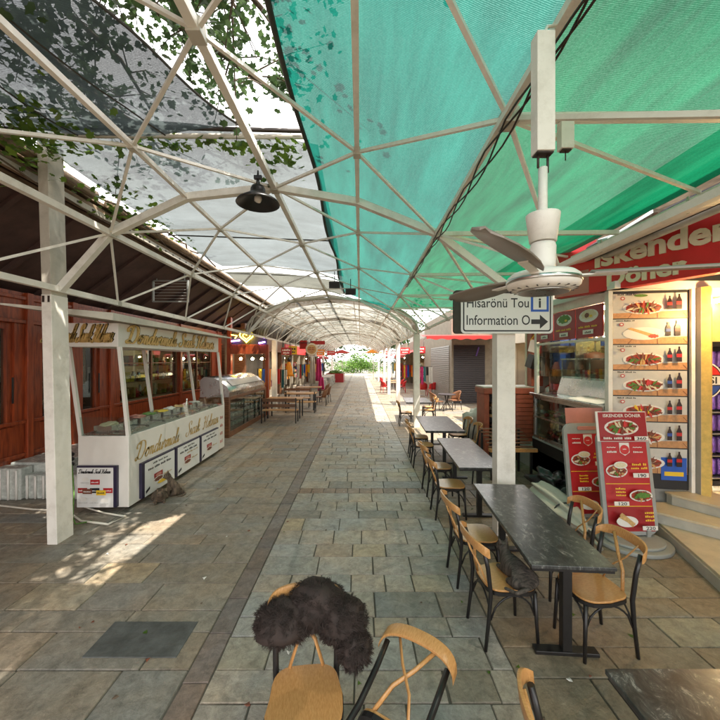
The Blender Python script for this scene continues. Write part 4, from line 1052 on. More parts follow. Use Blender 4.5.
for k in range(20): a_ = k * math.pi / 10; b.box((.118 * math.cos(a_), .118 * math.sin(a_), .2915), (.022, .004, .003), (0, 0, a_))
b.build('vent_grille', fan)
for az in (231, -14, 108):
    a = R(az); d = Vector((math.cos(a), math.sin(a), 0)); s_ = Vector((-d.y, d.x, 0))
    bl = MB().m('blade')
    prof = [(.18, .040), (.27, .062), (.40, .080), (.52, .082), (.60, .07), (.65, .045), (.67, .015)]
    up = []; lo = []
    def P3(r, q, z): return d * r + s_ * q + Vector((0, 0, z))
    tilt = -.5 if az == 231 else .16
    rows = [[bl.v(P3(r, -q, .355 - q * tilt)), bl.v(P3(r, 0, .365)), bl.v(P3(r, q, .355 + q * tilt)), bl.v(P3(r, q, .349 + q * tilt)), bl.v(P3(r, 0, .359)), bl.v(P3(r, -q, .349 - q * tilt))] for r, q in prof]
    for i in range(len(rows) - 1):
        for k in range(6): bl.f([rows[i][k], rows[i][(k + 1) % 6], rows[i + 1][(k + 1) % 6], rows[i + 1][k]], k in (0, 1, 3, 4))
    bl.f(rows[0][::-1]); bl.f(rows[-1]); bo = bl.build('blade', fan)
    ir = MB().m('cream'); ir.beam(d * .13 + Vector((0, 0, .345)), d * .30 + Vector((0, 0, .345)), .035, .006); ir.build('blade_iron', bo)
cs_ = thing('hanging_channel', 'short cream channel stub hanging from the horizontal tie beside the fan', 'bracket', (1.37, 2.4, 3.70))
b = MB().m('cream'); b.bb(-.043, .043, -.03, .03, .0, .185); b.build('stub', cs_, bevel=.003); b = MB().m('wblack'); b.bb(-.03, .03, -.02, .02, -.01, -.001); b.tube([(0, 0, -.07), (0, 0, 0)], .004, 5); b.build('hook', cs_)

lp = thing('pendant_lamp', 'black industrial bell pendant lamp hanging from the arched rib', 'lamp', (-1.19, 4.2, 4.17))
b = MB().m('black'); b.lathe([(.02, .16), (.07, .155), (.085, .12), (.085, .08), (.13, .05), (.235, -.02), (.25, -.05), (.245, -.05), (.225, -.02), (.12, .045), (.02, .08)], n=40, cap=False); b.build('shade', lp)
b = MB().m('black'); b.tube([(0, 0, .15), (0, 0, .22), (0, 0, .34)], [.03, .02, .008], 10); b.bb(-.045, .045, -.02, .02, .24, .28); b.build('stem', lp)
b = MB().m('plate'); b.blob((0, 0, .01), (.045, .045, .05)); b.build('bulb', lp)
for x, y, z, l in ((-.25, 9.6, 4.12, 'black box floodlight fixed under the middle of the canopy arch'), (-.65, 9.2, 4.22, 'small dark bell lamp hanging left of the canopy crown')):
    t = thing('floodlight', l, 'lamp', (x, y, z)); b = MB().m('black'); b.box((0, 0, 0), (.28, .12, .17), (R(15), 0, 0)); b.build('housing', t, bevel=.01)
    b = MB().m('dark'); b.box((0, -.063, -.012), (.22, .004, .12), (R(15), 0, 0)); b.build('lens', t); b = MB().m('black'); b.tube([(0, 0, .08), (0, 0, .34)], .012, 6); b.build('bracket', t)

# ================================================================== DÖNER SHOP
ZS = .45
shop = thing('doner_shop', 'cream fronted döner shop with warm lit interior and counter window on the right', 'building')
CX = 3.64
# plinth, floor, walls
b = MB().m('wallg')
b.prism([(CX, 5.32), (4.62, 5.10), (7.6, 5.12), (7.6, 8.6), (CX, 8.6)], .0, ZS - .002); b.build('plinth', shop)
b = MB().m('wall'); b.bb(7.6, 7.75, -3, 8.6, 0, 3.6); b.bb(CX + .3, 7.6, 8.5, 8.6, ZS, 3.6); b.build('wall', shop)
b = MB().m('glowwall'); b.bb(5.0, 7.6, 5.9, 6.0, ZS, 3.3); b.build('inner_wall', shop)
b = MB().m('whitep'); b.bb(CX - .1, 7.6, 5.0, 8.6, 3.3, 3.4); b.build('ceiling', shop)
b = MB().m('wallg'); b.bb(3.43, 7.9, -3, 9.1, 4.25, 4.5); b.bb(4.9, 7.9, -3, 3.2, 3.4, 4.2); b.build('sun_block_slab', shop)  # slab added above the shop to keep direct sun off this side
# counter body (below the window) and frame
b = MB().m('black'); b.bb(CX, CX + .9, 5.35, 7.6, .0, .66); b.m('alu')
b.bb(CX, CX + .9, 5.35, 7.6, .661, .70); b.build('counter_base', shop)
cf = MB().m('steel')
cf.bb(CX + .0, CX + .06, 5.36, 5.42, .70, 1.56); cf.bb(CX, CX + .06, 6.0, 6.06, .70, 1.56); cf.bb(CX, CX + .06, 7.5, 7.56, .70, 1.56); cf.bb(CX + .001, CX + .059, 5.42, 7.5, 1.50, 1.56); cf.bb(CX + .001, CX + .059, 5.42, 7.5, .70, .76)
cf.bb(CX + .002, CX + .058, 6.06, 7.5, 1.12, 1.15)
co = cf.build('cooler_frame', shop)
b = MB().m('gglass'); b.bb(CX + .02, CX + .025, 6.06, 7.5, .76, 1.5); b.build('cooler_glass', co)
b = MB().m('dark'); b.bb(CX + .5, CX + .52, 5.42, 7.5, .76, 1.5); b.bb(CX + .06, CX + .5, 5.42, 7.5, .70, .72); b.build('cooler_back', co)
b = MB().m('alu'); b.bb(CX + .01, CX + .04, 5.42, 6.0, .76, 1.5)
b.m('black')
for k in range(7): b.bb(CX + .002, CX + .0095, 5.46, 5.96, .79 + k * .035, .805 + k * .035)
b.m('whitep').bb(CX + .003, CX + .0095, 5.5, 5.9, 1.28, 1.46); b.m('navy').bb(CX + .003, CX + .0095, 5.5, 5.9, 1.08, 1.277); b.build('machine_panel', co)
rv = random.Random(6)
for z, nm, lab, ms in ((.76, 'tomato_tray', 'red tomatoes heaped on the lower cooler shelf', ['sauce', 'redplas', 'bread', 'meat']), (1.15, 'salad_tray', 'green salad heads on the upper cooler shelf', ['salad', 'salad', 'plate', 'redplas'])):
    b = MB()
    for k in range(40): b.m(rv.choice(ms)); b.blob((CX + .1 + rv.random() * .25, 6.1 + rv.random() * 1.35, z + .04 + rv.random() * .07), (.05, .05, .045), k, .3, 1)
    tag(b.build(nm), lab, 'vegetables', kind='stuff')
b = MB().m('steel'); b.bb(CX - .06, CX + .85, 5.30, 7.62, 1.562, 1.62); b.build('counter_top', shop, bevel=.008)
b = MB().m('whitep'); b.hexa([(CX - .04, 5.45, 1.622), (CX + .3, 5.45, 1.622), (CX + .3, 6.3, 1.622), (CX - .04, 6.3, 1.622)], [(CX - .04, 5.45, 1.63), (CX + .3, 5.45, 1.68), (CX + .3, 6.3, 1.68), (CX - .04, 6.3, 1.63)]); tag(b.build('paper_mat'), 'white paper mat lying on the steel döner counter', 'paper')
# window mullions + glass
b = MB().m('cream'); b.bb(CX - .01, CX + .07, 5.26, 5.34, .7, 3.15); b.bb(CX - .01, CX + .05, 7.4, 7.5, 1.62, 3.2); b.bb(CX - .01, CX + .05, 5.34, 7.4, 2.60, 2.64); b.bb(CX - .01, CX + .05, 5.34, 7.4, 3.17, 3.30); b.build('window_frame', shop, bevel=.004)
b = MB().m('gglass'); b.bb(CX + .012, CX + .018, 5.34, 7.4, 1.98, 2.6); b.build('window_glass', shop)
# warming cabinet behind the counter
wc = thing('warming_cabinet', 'stainless warming cabinet with glass lid standing on the döner counter', 'food cabinet')
b = MB().m('steel'); b.hexa([(CX + .35, 5.5, 1.622), (CX + .8, 5.5, 1.622), (CX + .8, 7.3, 1.622), (CX + .35, 7.3, 1.622)], [(CX + .45, 5.5, 1.98), (CX + .8, 5.5, 1.98), (CX + .8, 7.3, 1.98), (CX + .45, 7.3, 1.98)]); b.bb(CX + .42, CX + .8, 5.5, 7.3, 2.3, 2.33)
for yy in (5.5, 6.4, 7.27): b.bb(CX + .44, CX + .46, yy, yy + .02, 1.98, 2.3)
b.build('body', wc, bevel=.004)
b = MB().m('gglass'); b.bb(CX + .445, CX + .45, 5.52, 7.27, 1.985, 2.298); b.build('glass', wc)
ds = thing('doner_spit', 'browned cone of döner meat on an upright spit behind the counter glass', 'doner spit', (CX + 1.0, 7.1, 1.6))
b = MB().m('meat'); b.lathe([(.05, 0), (.12, .1), (.17, .35), (.2, .6), (.19, .8), (.06, .86)], n=20); b.m('bread'); b.lathe([(.06, .25), (.178, .36), (.185, .46), (.06, .5)], n=20); b.build('meat', ds)
b = MB().m('steel'); b.tube([(0, 0, -.6), (0, 0, 1.1)], .012, 8); b.bb(-.25, .25, .22, .26, -.2, 1.1); b.build('grill', ds)
bw = MB().m('steel'); bw.bb(4.9, 7.4, 8.1, 8.49, ZS, 1.4); bw.bb(4.2, 7.3, 8.0, 8.49, 2.5, 3.1); bw.m('black'); bw.bb(4.3, 4.9, 8.0, 8.1, 1.9, 2.4)
tag(bw.build('kitchen_unit'), 'stainless kitchen unit and hood on the back wall of the döner shop', 'kitchen unit')
bs = thing('steel_shelving', 'stainless back shelving stacked with trays and boxes behind the döner counter', 'shelving')
b = MB().m('steel'); b.bb(4.2, 6.6, 7.95, 7.99, ZS, 3.2)
for z_ in (1.2, 1.65, 2.1, 2.6): b.bb(4.2, 6.6, 7.6, 7.949, z_ - .03, z_)
b.build('rack', bs)
kq = random.Random(51); b = MB()
for z_ in (1.2, 1.65, 2.1, 2.6):
    y_ = 4.25
    while y_ < 6.3:
        q = kq.uniform(.1, .3); h_ = kq.uniform(.12, .36); b.m(kq.choice(['steel', 'plate', 'redplas', 'black', 'bread', 'whitep', 'yellow', 'salad', 'blue', 'steel'])); b.bb(y_, y_ + q, 7.65, 7.93, z_ + .001, z_ + h_); y_ += q + .03
b.build('shelf_load', bs)
kt = MB(); kr = random.Random(31)
for k in range(60):
    kt.m(kr.choice(['steel', 'plate', 'salad', 'redplas', 'bread', 'black', 'yellow', 'meat'])); x_ = kr.uniform(4.25, 7.2); q = kr.uniform(.05, .13); z_ = kr.choice([1.402, 3.102 - 3.102 + 1.402, 1.402])
    kt.lathe([(q * .8, 0), (q, q * .5), (q * .9, q * 2.2), (q * .4, q * 2.6)], (x_, 8.2 + kr.uniform(-.05, .1), z_), 10)
tag(kt.build('kitchen_pots'), 'pots, jars and bottles crowded on the back kitchen unit', 'kitchenware', kind='stuff')
for k, (yy, c_, l) in enumerate([(5.75, 'meat', 'steel tray of browned meat in the nearest slot of the warming cabinet'), (6.3, 'salad', 'steel tray of green salad in the middle of the warming cabinet'), (6.85, 'sauce', 'steel tray of red sauce in the farthest slot of the warming cabinet')]):
    t = thing('food_tray', l, 'tray', (CX + .62, yy, 1.982), 0, 'food trays in the warming cabinet'); b = MB().m('steel'); b.bb(-.14, .14, -.2, .2, 0, .06); b.build('tray', t); b = MB().m(c_)
    for q in range(14): b.blob((kr.uniform(-.1, .1), kr.uniform(-.16, .16), .08), (.05, .05, .035), q, .3, 1)
    b.build('food', t)
hg = MB().m('steel')
for k in range(6): hg.tube([(4.6, 5.9 + k * .22, 3.28), (4.6, 5.9 + k * .22, 2.75)], .008, 5); hg.lathe([(.01, 0), (.06, .02), (.06, .10)], (4.6, 5.9 + k * .22, 2.65), 10)
hg.bb(4.59, 4.61, 5.8, 7.1, 3.26, 3.299)
tag(hg.build('ladle_rack'), 'row of steel ladles hanging above the döner counter', 'rack')
for i, (x, y, l) in enumerate([(4.4, 6.2, 'bright ceiling tube light above the döner counter'), (5.7, 5.9, 'bright ceiling tube light deeper inside the döner shop')]):
    t = thing('tube_light', l, 'lamp', (x, y, 3.22)); b = MB().m('lampc'); b.bb(-.05, .05, -.6, .6, 0, .04); b.build('tube', t); b = MB().m('white'); b.bb(-.08, .08, -.65, .65, .042, .078); b.build('fitting', t)
# menu boards over the counter
def menu_board(y0, y1, kind):
    p = Print((CX - .03, y1, 2.66), (0, -1, 0), (0, 0, 1), (-1, 0, 0)); w_ = y1 - y0
    p.m('redprint'); p.k = 0; p.hexa([(0, 0, -.02), (w_, 0, -.02), (w_, 0, 0), (0, 0, 0)], [(0, .49, -.02), (w_, .49, -.02), (w_, .49, 0), (0, .49, 0)])
    p.rect(.01, .01, w_ - .01, .48, 'redprint'); p.ell(w_ / 2, .34, min(.24, w_ * .4), .10, 'plate')
    p.ell(w_ / 2, .36, min(.18, w_ * .3), .075, 'rice' if kind == 2 else 'salad', ir=.15); p.ell(w_ * .45, .35, .06, .04, ['meat', 'salad', 'meat'][kind], ir=.2); p.ell(w_ * .6, .33, .04, .02, 'yellow')
    p.scribble(w_ * .12, .155, w_ * .76, .035, 'yellow'); p.rect(w_ * .3, .05, w_ * .7, .12, 'plate'); p.scribble(w_ * .38, .065, w_ * .24, .035, 'ink')
    return p
for i, (y0, y1) in enumerate([(5.36, 6.02), (6.04, 6.7), (6.72, 7.36)]):
    o = menu_board(y0, y1, 2 - i).build('menu_board'); tag(o, ['dark red menu board with a plate of rice over the counter, nearest the pillar', 'dark red menu board with a green salad plate over the counter, middle of three', 'dark red menu board half hidden by the direction sign, farthest of three'][i], 'menu board', 'menu boards above the döner counter')
# menu panel facing the street
pA = Vector((at(612, 0, 5.22).x, 5.22, 0)); pB = Vector((at(688, 0, 5.06).x, 5.06, 0)); U = (pB - pA).normalized(); N = Vector((U.y, -U.x, 0)); pw = (pB - pA).length
mp = thing('picture_menu', 'tall framed panel of dish photographs with cola bottles beside the shop door', 'menu panel')
b = MB(); z0, z1 = .47, 3.28
def pbox(b, u0, u1, za, zb, n0, n1):
    q = [pA + U * u0 + N * n0, pA + U * u1 + N * n0, pA + U * u1 + N * n1, pA + U * u0 + N * n1]
    b.hexa([v + Vector((0, 0, za)) for v in q], [v + Vector((0, 0, zb)) for v in q])
b.m('cream'); pbox(b, -.07, -.012, z0 - .02, z1 + .05, -.06, .05); pbox(b, pw + .012, pw + .06, z0 - .02, z1 + .05, -.06, .05); pbox(b, -.012, pw + .012, z1 + .012, z1 + .05, -.05, .04)
b.build('frame', mp, bevel=.003)
b = MB().m('ink'); pbox(b, -.01, pw + .01, z0, z1 + .01, -.03, .0); b.build('backing', mp)
nr = 7; rh = (3.28 - .70) / nr
mr_ = random.Random(12)
for k in range(nr):
    zt = z1 - .02 - k * (rh); p = Print(pA + Vector((0, 0, zt - rh)), U, (0, 0, 1), N); wv = pw
    p.k = .001
    p.rect(.012, .008, wv - .012, rh - .008, 'greyprint'); p.poly([(.012, .008), (wv - .012, .008), (wv - .012, rh * .30), (.012, rh * .22)], 'woodprint')
    for q in range(6): p.poly([(.1 + q * .16, rh * .22), (.108 + q * .16, rh * .22), (.02 + q * .19, .01), (.0 + q * .19 + .01, .01)], 'meat') if q % 2 else None
    p.dish(wv * .42, rh * .42, wv * .28, [0, 2, 1, 3, 5, 4, 0][k], rh * .25)
    p.bottle(wv * .74, rh * .33, rh * .52, 'colab' if k % 2 else 'colar'); p.bottle(wv * .86, rh * .33, rh * .58, 'colar')
    p.ell(wv * .12, rh * .78, .03, .026, 'redprint2'); p.ell(wv * .12, rh * .78, .018, .014, 'plate'); p.scribble(wv * .05, rh * .9, .24, .022, 'ink')
    if k == 0: p.ell(wv * .36, rh * .88, .09, .02, 'salad')
    p.build('dish_picture', mp)
b = MB().m('blue'); pbox(b, pw - .34, pw - .02, .60, .92, .004, .008); b.m('yellow'); pbox(b, pw - .3, pw - .06, .66, .72, .0085, .010); b.build('sticker', mp)
# pillar, reveal coloured with lamp glow and doorway
b = MB().m('wallg'); q0 = pB + U * .065; q1 = Vector((at(701, 0, 4.93).x, 4.93, 0)); q2 = Vector((at(711, 0, 4.86).x, 4.86, 0))
def wallseg(b, a, c, z0, z1, t=.1):
    d = (c - a).normalized(); n_ = Vector((d.y, -d.x, 0)); P = [a, c, c - n_ * t, a - n_ * t]
    b.hexa([Vector((p.x, p.y, z0)) for p in P], [Vector((p.x, p.y, z1)) for p in P])
wallseg(b, q0 + Vector((0, .02, 0)), q1, ZS, 3.3, .09); b.build('pillar', shop)
b = MB().m('glowwall'); wallseg(b, q1 + Vector((.003, 0, 0)), q2, ZS, 3.3, .3); 
b.build('glow_tinted_jamb', shop)
# steps: three slabs fanning round the corner
s0 = atz(672, 494, .45); s1 = atz(720, 506, .45); e20 = atz(655, 511, .30); e21 = atz(720, 527, .30); f0 = atz(650, 516, .15); f1 = atz(720, 577, .15)
def ext(a, c, t): return a + (c - a) * t
b = MB().m('step')
def stepslab(a, c, z0, z1, back):
    P = [a, c, Vector((max(c.x + 2.5, 6.6), c.y + .1, 0)), Vector((back, 5.10, 0)), Vector((a.x - .02 if back < 4.4 else a.x, 5.09, 0))]
    b.prism([(v.x, v.y) for v in P], z0, z1)
st = thing('door_steps', 'cream marble steps fanning up to the lit döner shop doorway', 'steps')
for a, c, z0, z1 in ((f0, ext(f0, f1, 1.6), 0, .15), (e20, ext(e20, e21, 2.0), .152, .30), (s0, ext(s0, s1, 2.5), .302, .45)):
    r = MB().m('stepr'); P = [(a.x, a.y), (c.x, c.y), (7.2, c.y + .05), (7.2, 5.07), (a.x + .01, 5.07)]
    r.prism(P, z0, z1 - .03); m_ = r.build('riser', st)
    r = MB().m('step'); d = (c - a).normalized(); o_ = Vector((d.y, -d.x, 0)) * .02
    if o_.y > 0: o_ = -o_
    P = [(a.x + o_.x, a.y + o_.y), (c.x + o_.x, c.y + o_.y), (7.2, c.y + .05), (7.2, 5.07), (a.x + o_.x, 5.07)]
    r.prism(P, z1 - .0295, z1); r.build('tread', st, bevel=.004)
# drinks fridge inside the doorway
df = thing('drinks_fridge', 'glass drinks fridge full of purple cans with a round cola badge inside the doorway', 'fridge', (4.95, 5.55, ZS))
b = MB().m('black'); b.bb(0, 1.0, .0, .06, 0, 2.05); b.bb(0, .04, -.25, 0, 0, 2.05); b.bb(0, 1.0, -.25, .0, 2.05, 2.12); b.bb(0, 1, -.25, 0, 0, .06); b.build('cabinet', df)
b = MB().m('purple')
for z in (.12, .45, .78, 1.1, 1.42, 1.74):
    for k in range(9): b.lathe([(.04, 0), (.046, .02), (.046, .2), (.035, .24)], (.1 + k * .1, -.08, z), 10)
b.m('steel')
for z in (.1, .43, .76, 1.08, 1.4, 1.72): b.bb(.045, .98, -.2, -.01, z - .02, z - .002)
b.build('shelf', df)
b = MB().m('lampc'); b.bb(.06, .09, -.22, -.2, .1, 2.0); b.build('light_strip', df)
p = Print((.0, -.26, 0), (1, 0, 0), (0, 0, 1)); p.ell(.12, 1.55, .27, .27, 'whitep', 40); p.ell(.12, 1.55, .25, .25, 'ink', 40)
p.poly([(.12 + .235 * math.cos(R(t)), 1.55 + .235 * math.sin(R(t))) for t in range(20, 161, 10)], 'redplas'); p.poly([(.12 + .235 * math.cos(R(t)), 1.55 + .235 * math.sin(R(t))) for t in range(200, 341, 10)], 'colab')
p.rect(-.11, 1.485, .35, 1.615, 'whitep'); p.text('PEPSI', -.11, 1.505, .10, 'ink', width=.40, bold=.02); p.build('round_badge', df)
t = thing('doorway_lamp', 'warm orange lamp glowing above the drinks fridge in the doorway', 'lamp', (4.72, 4.5, 2.92)); b = MB().m('lampd'); b.blob((0, 0, 0), (.07, .07, .07)); b.build('bulb', t); b = MB().m('black'); b.tube([(0, 0, .06), (0, 0, .40)], .008, 5); b.build('cord', t)
# big red sign
sd = Vector((.447, -.894, 0)); so = Vector((3.18, 5.88, 0)) ; sn = Vector((-.894, -.447, 0))
rs = thing('shop_sign', 'big red shop sign reading Iskender Döner in pale letters over the counter', 'shop sign')
b = MB().m('red'); L_ = 3.0
P = [so, so + sd * L_, so + sd * L_ - sn * .16, so - sn * .16]
b.hexa([v + Vector((0, 0, 3.30)) for v in P], [v + Vector((0, 0, 4.12)) for v in P]); b.build('sign_box', rs, bevel=.01)
b = MB().m('pink'); P = [so - sn * .0 + Vector((-.0, 0, 0)), so + sd * .55, so + sd * .55 + sn * .004, so + sn * .004]; b.hexa([v + Vector((0, 0, 3.28 + .03)) for v in P], [v + Vector((0, 0, 3.66)) for v in P]); b.build('faded_panel', rs)
p = Print(so + Vector((0, 0, 3.3)), sd, (0, 0, 1), sn)
p.k = .002
p.text('Iskender', .63, .36, .27, 'letter', width=1.50, bold=.035, thick=.02, lift=.022); p.build('lettering', rs)
p = Print(so + Vector((0, 0, 3.3)), sd, (0, 0, 1), sn); p.k = .002
p.text('Döner', .80, .06, .22, 'letter', width=.92, bold=.035, thick=.02, lift=.022); p.build('lettering', rs)
b = MB().m('steel'); a = so + sd * .5 + sn * .14
for k, zz in ((0, 3.34), (1, 4.2)): pass
b.beam(so + sd * .9 + sn * .12 + Vector((0, 0, 3.86)), so + sd * 1.5 + sn * .25 + Vector((0, 0, 3.98)), .06, .03); b.build('lamp_bar', rs)
cv = thing('junk_beam', 'tan beam cluttered with cable and old brackets above the red sign', 'beam')
b = MB().m('logwood'); b.beam((3.50, 6.2, 4.02), (3.62, 1.5, 4.06), .1, .16); b.build('beam', cv)
b = MB().m('black'); b.tube([(3.44, 6.0, 3.96), (3.42, 5.2, 3.99), (3.44, 4.6, 3.93), (3.46, 4.0, 4.0), (3.44, 3.2, 3.97)], .02, 6); b.build('cable', cv)
b = MB().m('steel'); b.beam((3.44, 5.4, 3.90), (3.40, 4.1, 4.0), .12, .04); b.box((3.42, 4.8, 3.96), (.05, .5, .05), (0, 0, .3)); b.build('bracket', cv)

# ------------------------------------------------------------------ pavement menu stands
def aframe(label, loc, rz, topper):
    t = thing('menu_stand', label, 'menu stand', loc, R(rz), 'pavement menu stands outside the döner shop')
    W_, H_ = .68, 1.30; lean = .14
    xf = Matrix.Rotation(-lean, 4, 'X')
    fr = MB().m('alu'); fr.xf = xf @ Matrix(((1, 0, 0, -W_ / 2), (0, 0, 1, 0), (0, 1, 0, .10), (0, 0, 0, 1)))
    O = rrect(0, 0, W_, H_, .13); I = [(.045 + (x) * (W_ - .09) / W_, .05 + y * (H_ - .2) / H_) for x, y in rrect(0, 0, W_, H_, .03)]
    fr.prism(O, .002, .05)
    if not topper:
        fr.m('pink'); fr.prism(rrect(W_ / 2 - .14, H_ - .10, W_ / 2 + .14, H_ - .045, .025), -.006, .001)
    fr.build('frame', t, bevel=.008)
    p = Print((0, 0, 0), (1, 0, 0), (0, 0, 1)); p.xf = xf @ Matrix(((1, 0, 0, -W_ / 2 + .05), (0, 0, -1, .0), (0, 1, 0, .15), (0, 0, 0, 1)))
    w, h = W_ - .10, H_ - .20
    p.rect(0, 0, w, h, 'redprint2')
    for z in (h * .27, h * .52): p.rect(.01, z, w - .01, z + .008, 'yellow')
    p.rect(.0, .0, w, h * .27, 'redprint'); 
    p.poly([(w * .39, h * .99), (w * .61, h * .99), (w * .61, h * .88), (w * .5, h * .84), (w * .39, h * .88)], 'plate'); p.ell(w * .5, h * .91, .06, .06, 'redplas'); p.scribble(w * .46, h * .91, w * .08, .015, 'plate')
    for sx in (.1, .68): p.text('Saray' if 0 else '~~~', w * sx, h * .92, .05, 'plate', width=w * .2, bold=.02); p.scribble(w * sx, h * .875, w * .22, .025, 'plate')
    p.dish(w * .27, h * .67, w * .24, 0, h * .075); p.ell(w * .33, h * .74, w * .15, h * .04, 'plate'); p.ell(w * .33, h * .74, w * .12, h * .03, 'rice', ir=.1)
    p.scribble(w * .58, h * .735, w * .32, .03, 'yellow'); p.scribble(w * .55, h * .695, w * .36, .026, 'yellow'); p.rect(w * .58, h * .60, w * .92, h * .65, 'plate'); p.text('190', w * .66, h * .607, h * .036, 'ink', width=w * .2, bold=.02)
    p.dish(w * .70, h * .40, w * .25, 1, h * .065); p.ell(w * .7, h * .41, w * .15, h * .03, 'salad', ir=.2)
    for q in range(3): p.scribble(w * .12, h * (.475 - q * .035), w * .22, .024, 'yellow')
    p.rect(w * .06, h * .30, w * .38, h * .345, 'plate'); p.text('120', w * .13, h * .306, h * .033, 'ink', width=w * .2, bold=.02)
    p.dish(w * .30, h * .13, w * .23, 2, h * .06); p.poly([(w * .14, h * .2), (w * .2, h * .225), (w * .46, h * .11), (w * .40, h * .07)], 'bread')
    for q in range(3): p.scribble(w * .68, h * (.215 - q * .04), w * .2, .026, 'yellow')
    p.rect(w * .60, h * .04, w * .92, h * .085, 'plate'); p.text('220', w * .67, h * .046, h * .033, 'ink', width=w * .2, bold=.02)
    p.build('menu_print', t)
    if topper:
        p = Print((0, 0, 0), (1, 0, 0), (0, 0, 1)); p.xf = xf @ Matrix(((1, 0, 0, -W_ / 2 + .03), (0, 0, -1, -.012), (0, 1, 0, H_ - .04), (0, 0, 0, 1))); w, h = W_ - .06, .37
        p.m('plate'); p.hexa([(-.03, -.005, -.01), (w + .005, -.005, -.01), (w + .005, -.005, 0), (-.03, -.005, 0)], [(-.03, h + .01, -.01), (w + .005, h + .01, -.01), (w + .005, h + .01, 0), (-.03, h + .01, 0)])
        p.rect(0, 0, w, h, 'redprint'); p.text('ISKENDER DÖNER', w * .1, h * .83, h * .11, 'plate', width=w * .8, bold=.02); p.dish(w * .47, h * .47, w * .36, 3, h * .27); p.scribble(w * .04, h * .07, w * .58, .028, 'plate'); p.rect(w * .68, h * .03, w * .97, h * .17, 'plate'); p.text('360', w * .72, h * .05, h * .1, 'ink', width=w * .2, bold=.02)
        p.build('top_placard', t)
    else:
        b = MB().m('pink'); b.xf = xf; b.bb(-.26, .30, .055, .062, 1.3, 1.62); b.build('blank_card', t)
    b = MB().m('alu'); P = [(.40 * math.cos(R(a)) * 1.05, -.0 + .36 * math.sin(R(a))) for a in range(0, 360, 12)]
    b.prism(P, .0, .05, True); b.prism([(x * .8, y * .8) for x, y in P], .05, .085, True); b.beam((-.2, .02, .08), (-.2, .02, .2), .05); b.beam((.2, .02, .08), (.2, .02, .2), .05); b.build('base', t, bevel=.012)
aframe('front menu stand with a placard reading ISKENDER DÖNER clipped on top', (3.42, 4.50, 0), 0, True)
aframe('rear menu stand with a blank pinkish card behind its rounded top', (3.28, 5.02, 0), 2, False)

# ------------------------------------------------------------------ brick bar, column and clutter left of the counter
bo = thing('brick_oven_bar', 'red brick bar with tiled top and stacked firewood beside the döner counter', 'bar')
b = MB().m('brick'); b.bb(2.82, 4.05, 8.2, 8.85, 1.52, 1.66); b.bb(2.85, 2.97, 8.25, 8.8, .0, 1.52); b.build('top', bo, bevel=.02)
b = MB().m('brick')
for k in range(11):
    z = .45 + k * .097; b.prism(rrect(3.52, 8.18, 4.02, 8.8, .12), z, z + .088)
b.build('brick_body', bo)
b = MB().m('dark'); b.bb(2.97, 3.52, 8.7, 8.78, .0, 1.5); b.bb(2.97, 4.0, 8.25, 8.7, 0, .44); b.build('recess', bo)
b = MB().m('creamold'); b.bb(2.83, 4.03, 8.22, 8.83, 1.662, 1.69); b.build('slab', bo)
rl = random.Random(3); b = MB()
for k in range(46):
    b.m(rl.choice(['logwood', 'palewood', 'bark'])); c_ = (3.0 + rl.random() * .48, 8.3 + rl.random() * .1, .5 + rl.random() * .72); b.tube([c_, (c_[0] + rl.uniform(-.1, .1), c_[1] + .3, c_[2] + rl.uniform(-.05, .05))], rl.uniform(.03, .055), 7)
tag(b.build('firewood'), 'split firewood stacked in the recess of the brick bar', 'firewood', kind='stuff')
cl = thing('brick_column', 'narrow red brick column with papers and wires beside the kiosk window', 'column')
b = MB().m('brick'); b.bb(3.95, 4.22, 8.3, 8.5, 1.7, 3.5)
b.build('shaft', cl); b = MB().m('whitep'); b.box((3.98, 8.28, 2.62), (.18, .01, .28), (0, .25, 0)); b.box((4.02, 8.285, 3.02), (.14, .01, .2)); b.build('paper', cl)
b = MB().m('yellow'); b.tube([(4.0, 8.26, 3.3), (4.14, 8.24, 3.1), (4.02, 8.25, 2.9), (3.9, 8.25, 2.75)], .01, 5); b.build('wire', cl)
sp = MB().m('black'); sp.box((3.95, 8.1, 2.25), (.3, .25, .3), (.2, .2, .1)); tag(sp.build('speaker'), 'black speaker box leaning against the brick column', 'speaker')
# back-of-shop dark lane and umbrellas
pr = thing('folded_parasol', 'rolled cream parasol lying on the paving behind the foreground chairs', 'parasol')
b = MB().m('fabricw')
def roll(u, v):
    c_ = Vector((2.98 - .12 * u, 6.0 - 1.5 * u, .13 + .05 * (1 - u))); a_ = v * 2 * math.pi; q = (.05 + .10 * math.sin(math.pi * min(1, .15 + u * .95)) ** .7) * (1 + .22 * math.sin(a_ * 6 + u * 5) + .08 * math.sin(a_ * 11 + u * 9)); return c_ + Vector((math.cos(a_) * q * 1.25, 0, math.sin(a_) * q * .85))
b.sheet(roll, 20, 60); b.build('cloth', pr)
b = MB().m('steel'); b.tube([(2.86, 4.52, .12), (2.82, 4.2, .09)], .022, 8); b.build('pole', pr)
b = MB().m('black'); b.tube([(2.905 + .16 * math.cos(t), 5.1, .145 + .13 * math.sin(t)) for t in [k * math.pi / 8 for k in range(17)]], .012, 5); b.build('tie_strap', pr)
bg_ = MB().m('black'); bg_.blob((3.36, 6.3, .18), (.26, .36, .2), 3, .9, 4); bg_.blob((3.3, 5.8, .11), (.2, .22, .13), 8, .9, 4)
tag(bg_.build('bin_bag'), 'glossy black bin bags slumped under the döner counter', 'bin bag')
wb = thing('slatted_bench', 'dark slatted wooden bench with a honey front rail near the brick bar', 'bench', (2.9, 7.2, 0))
b = MB().m('brownwood')
for k in range(6): b.bb(-.42, .42, -.3 + k * .1, -.23 + k * .1, .62 + k * .05, .64 + k * .05)
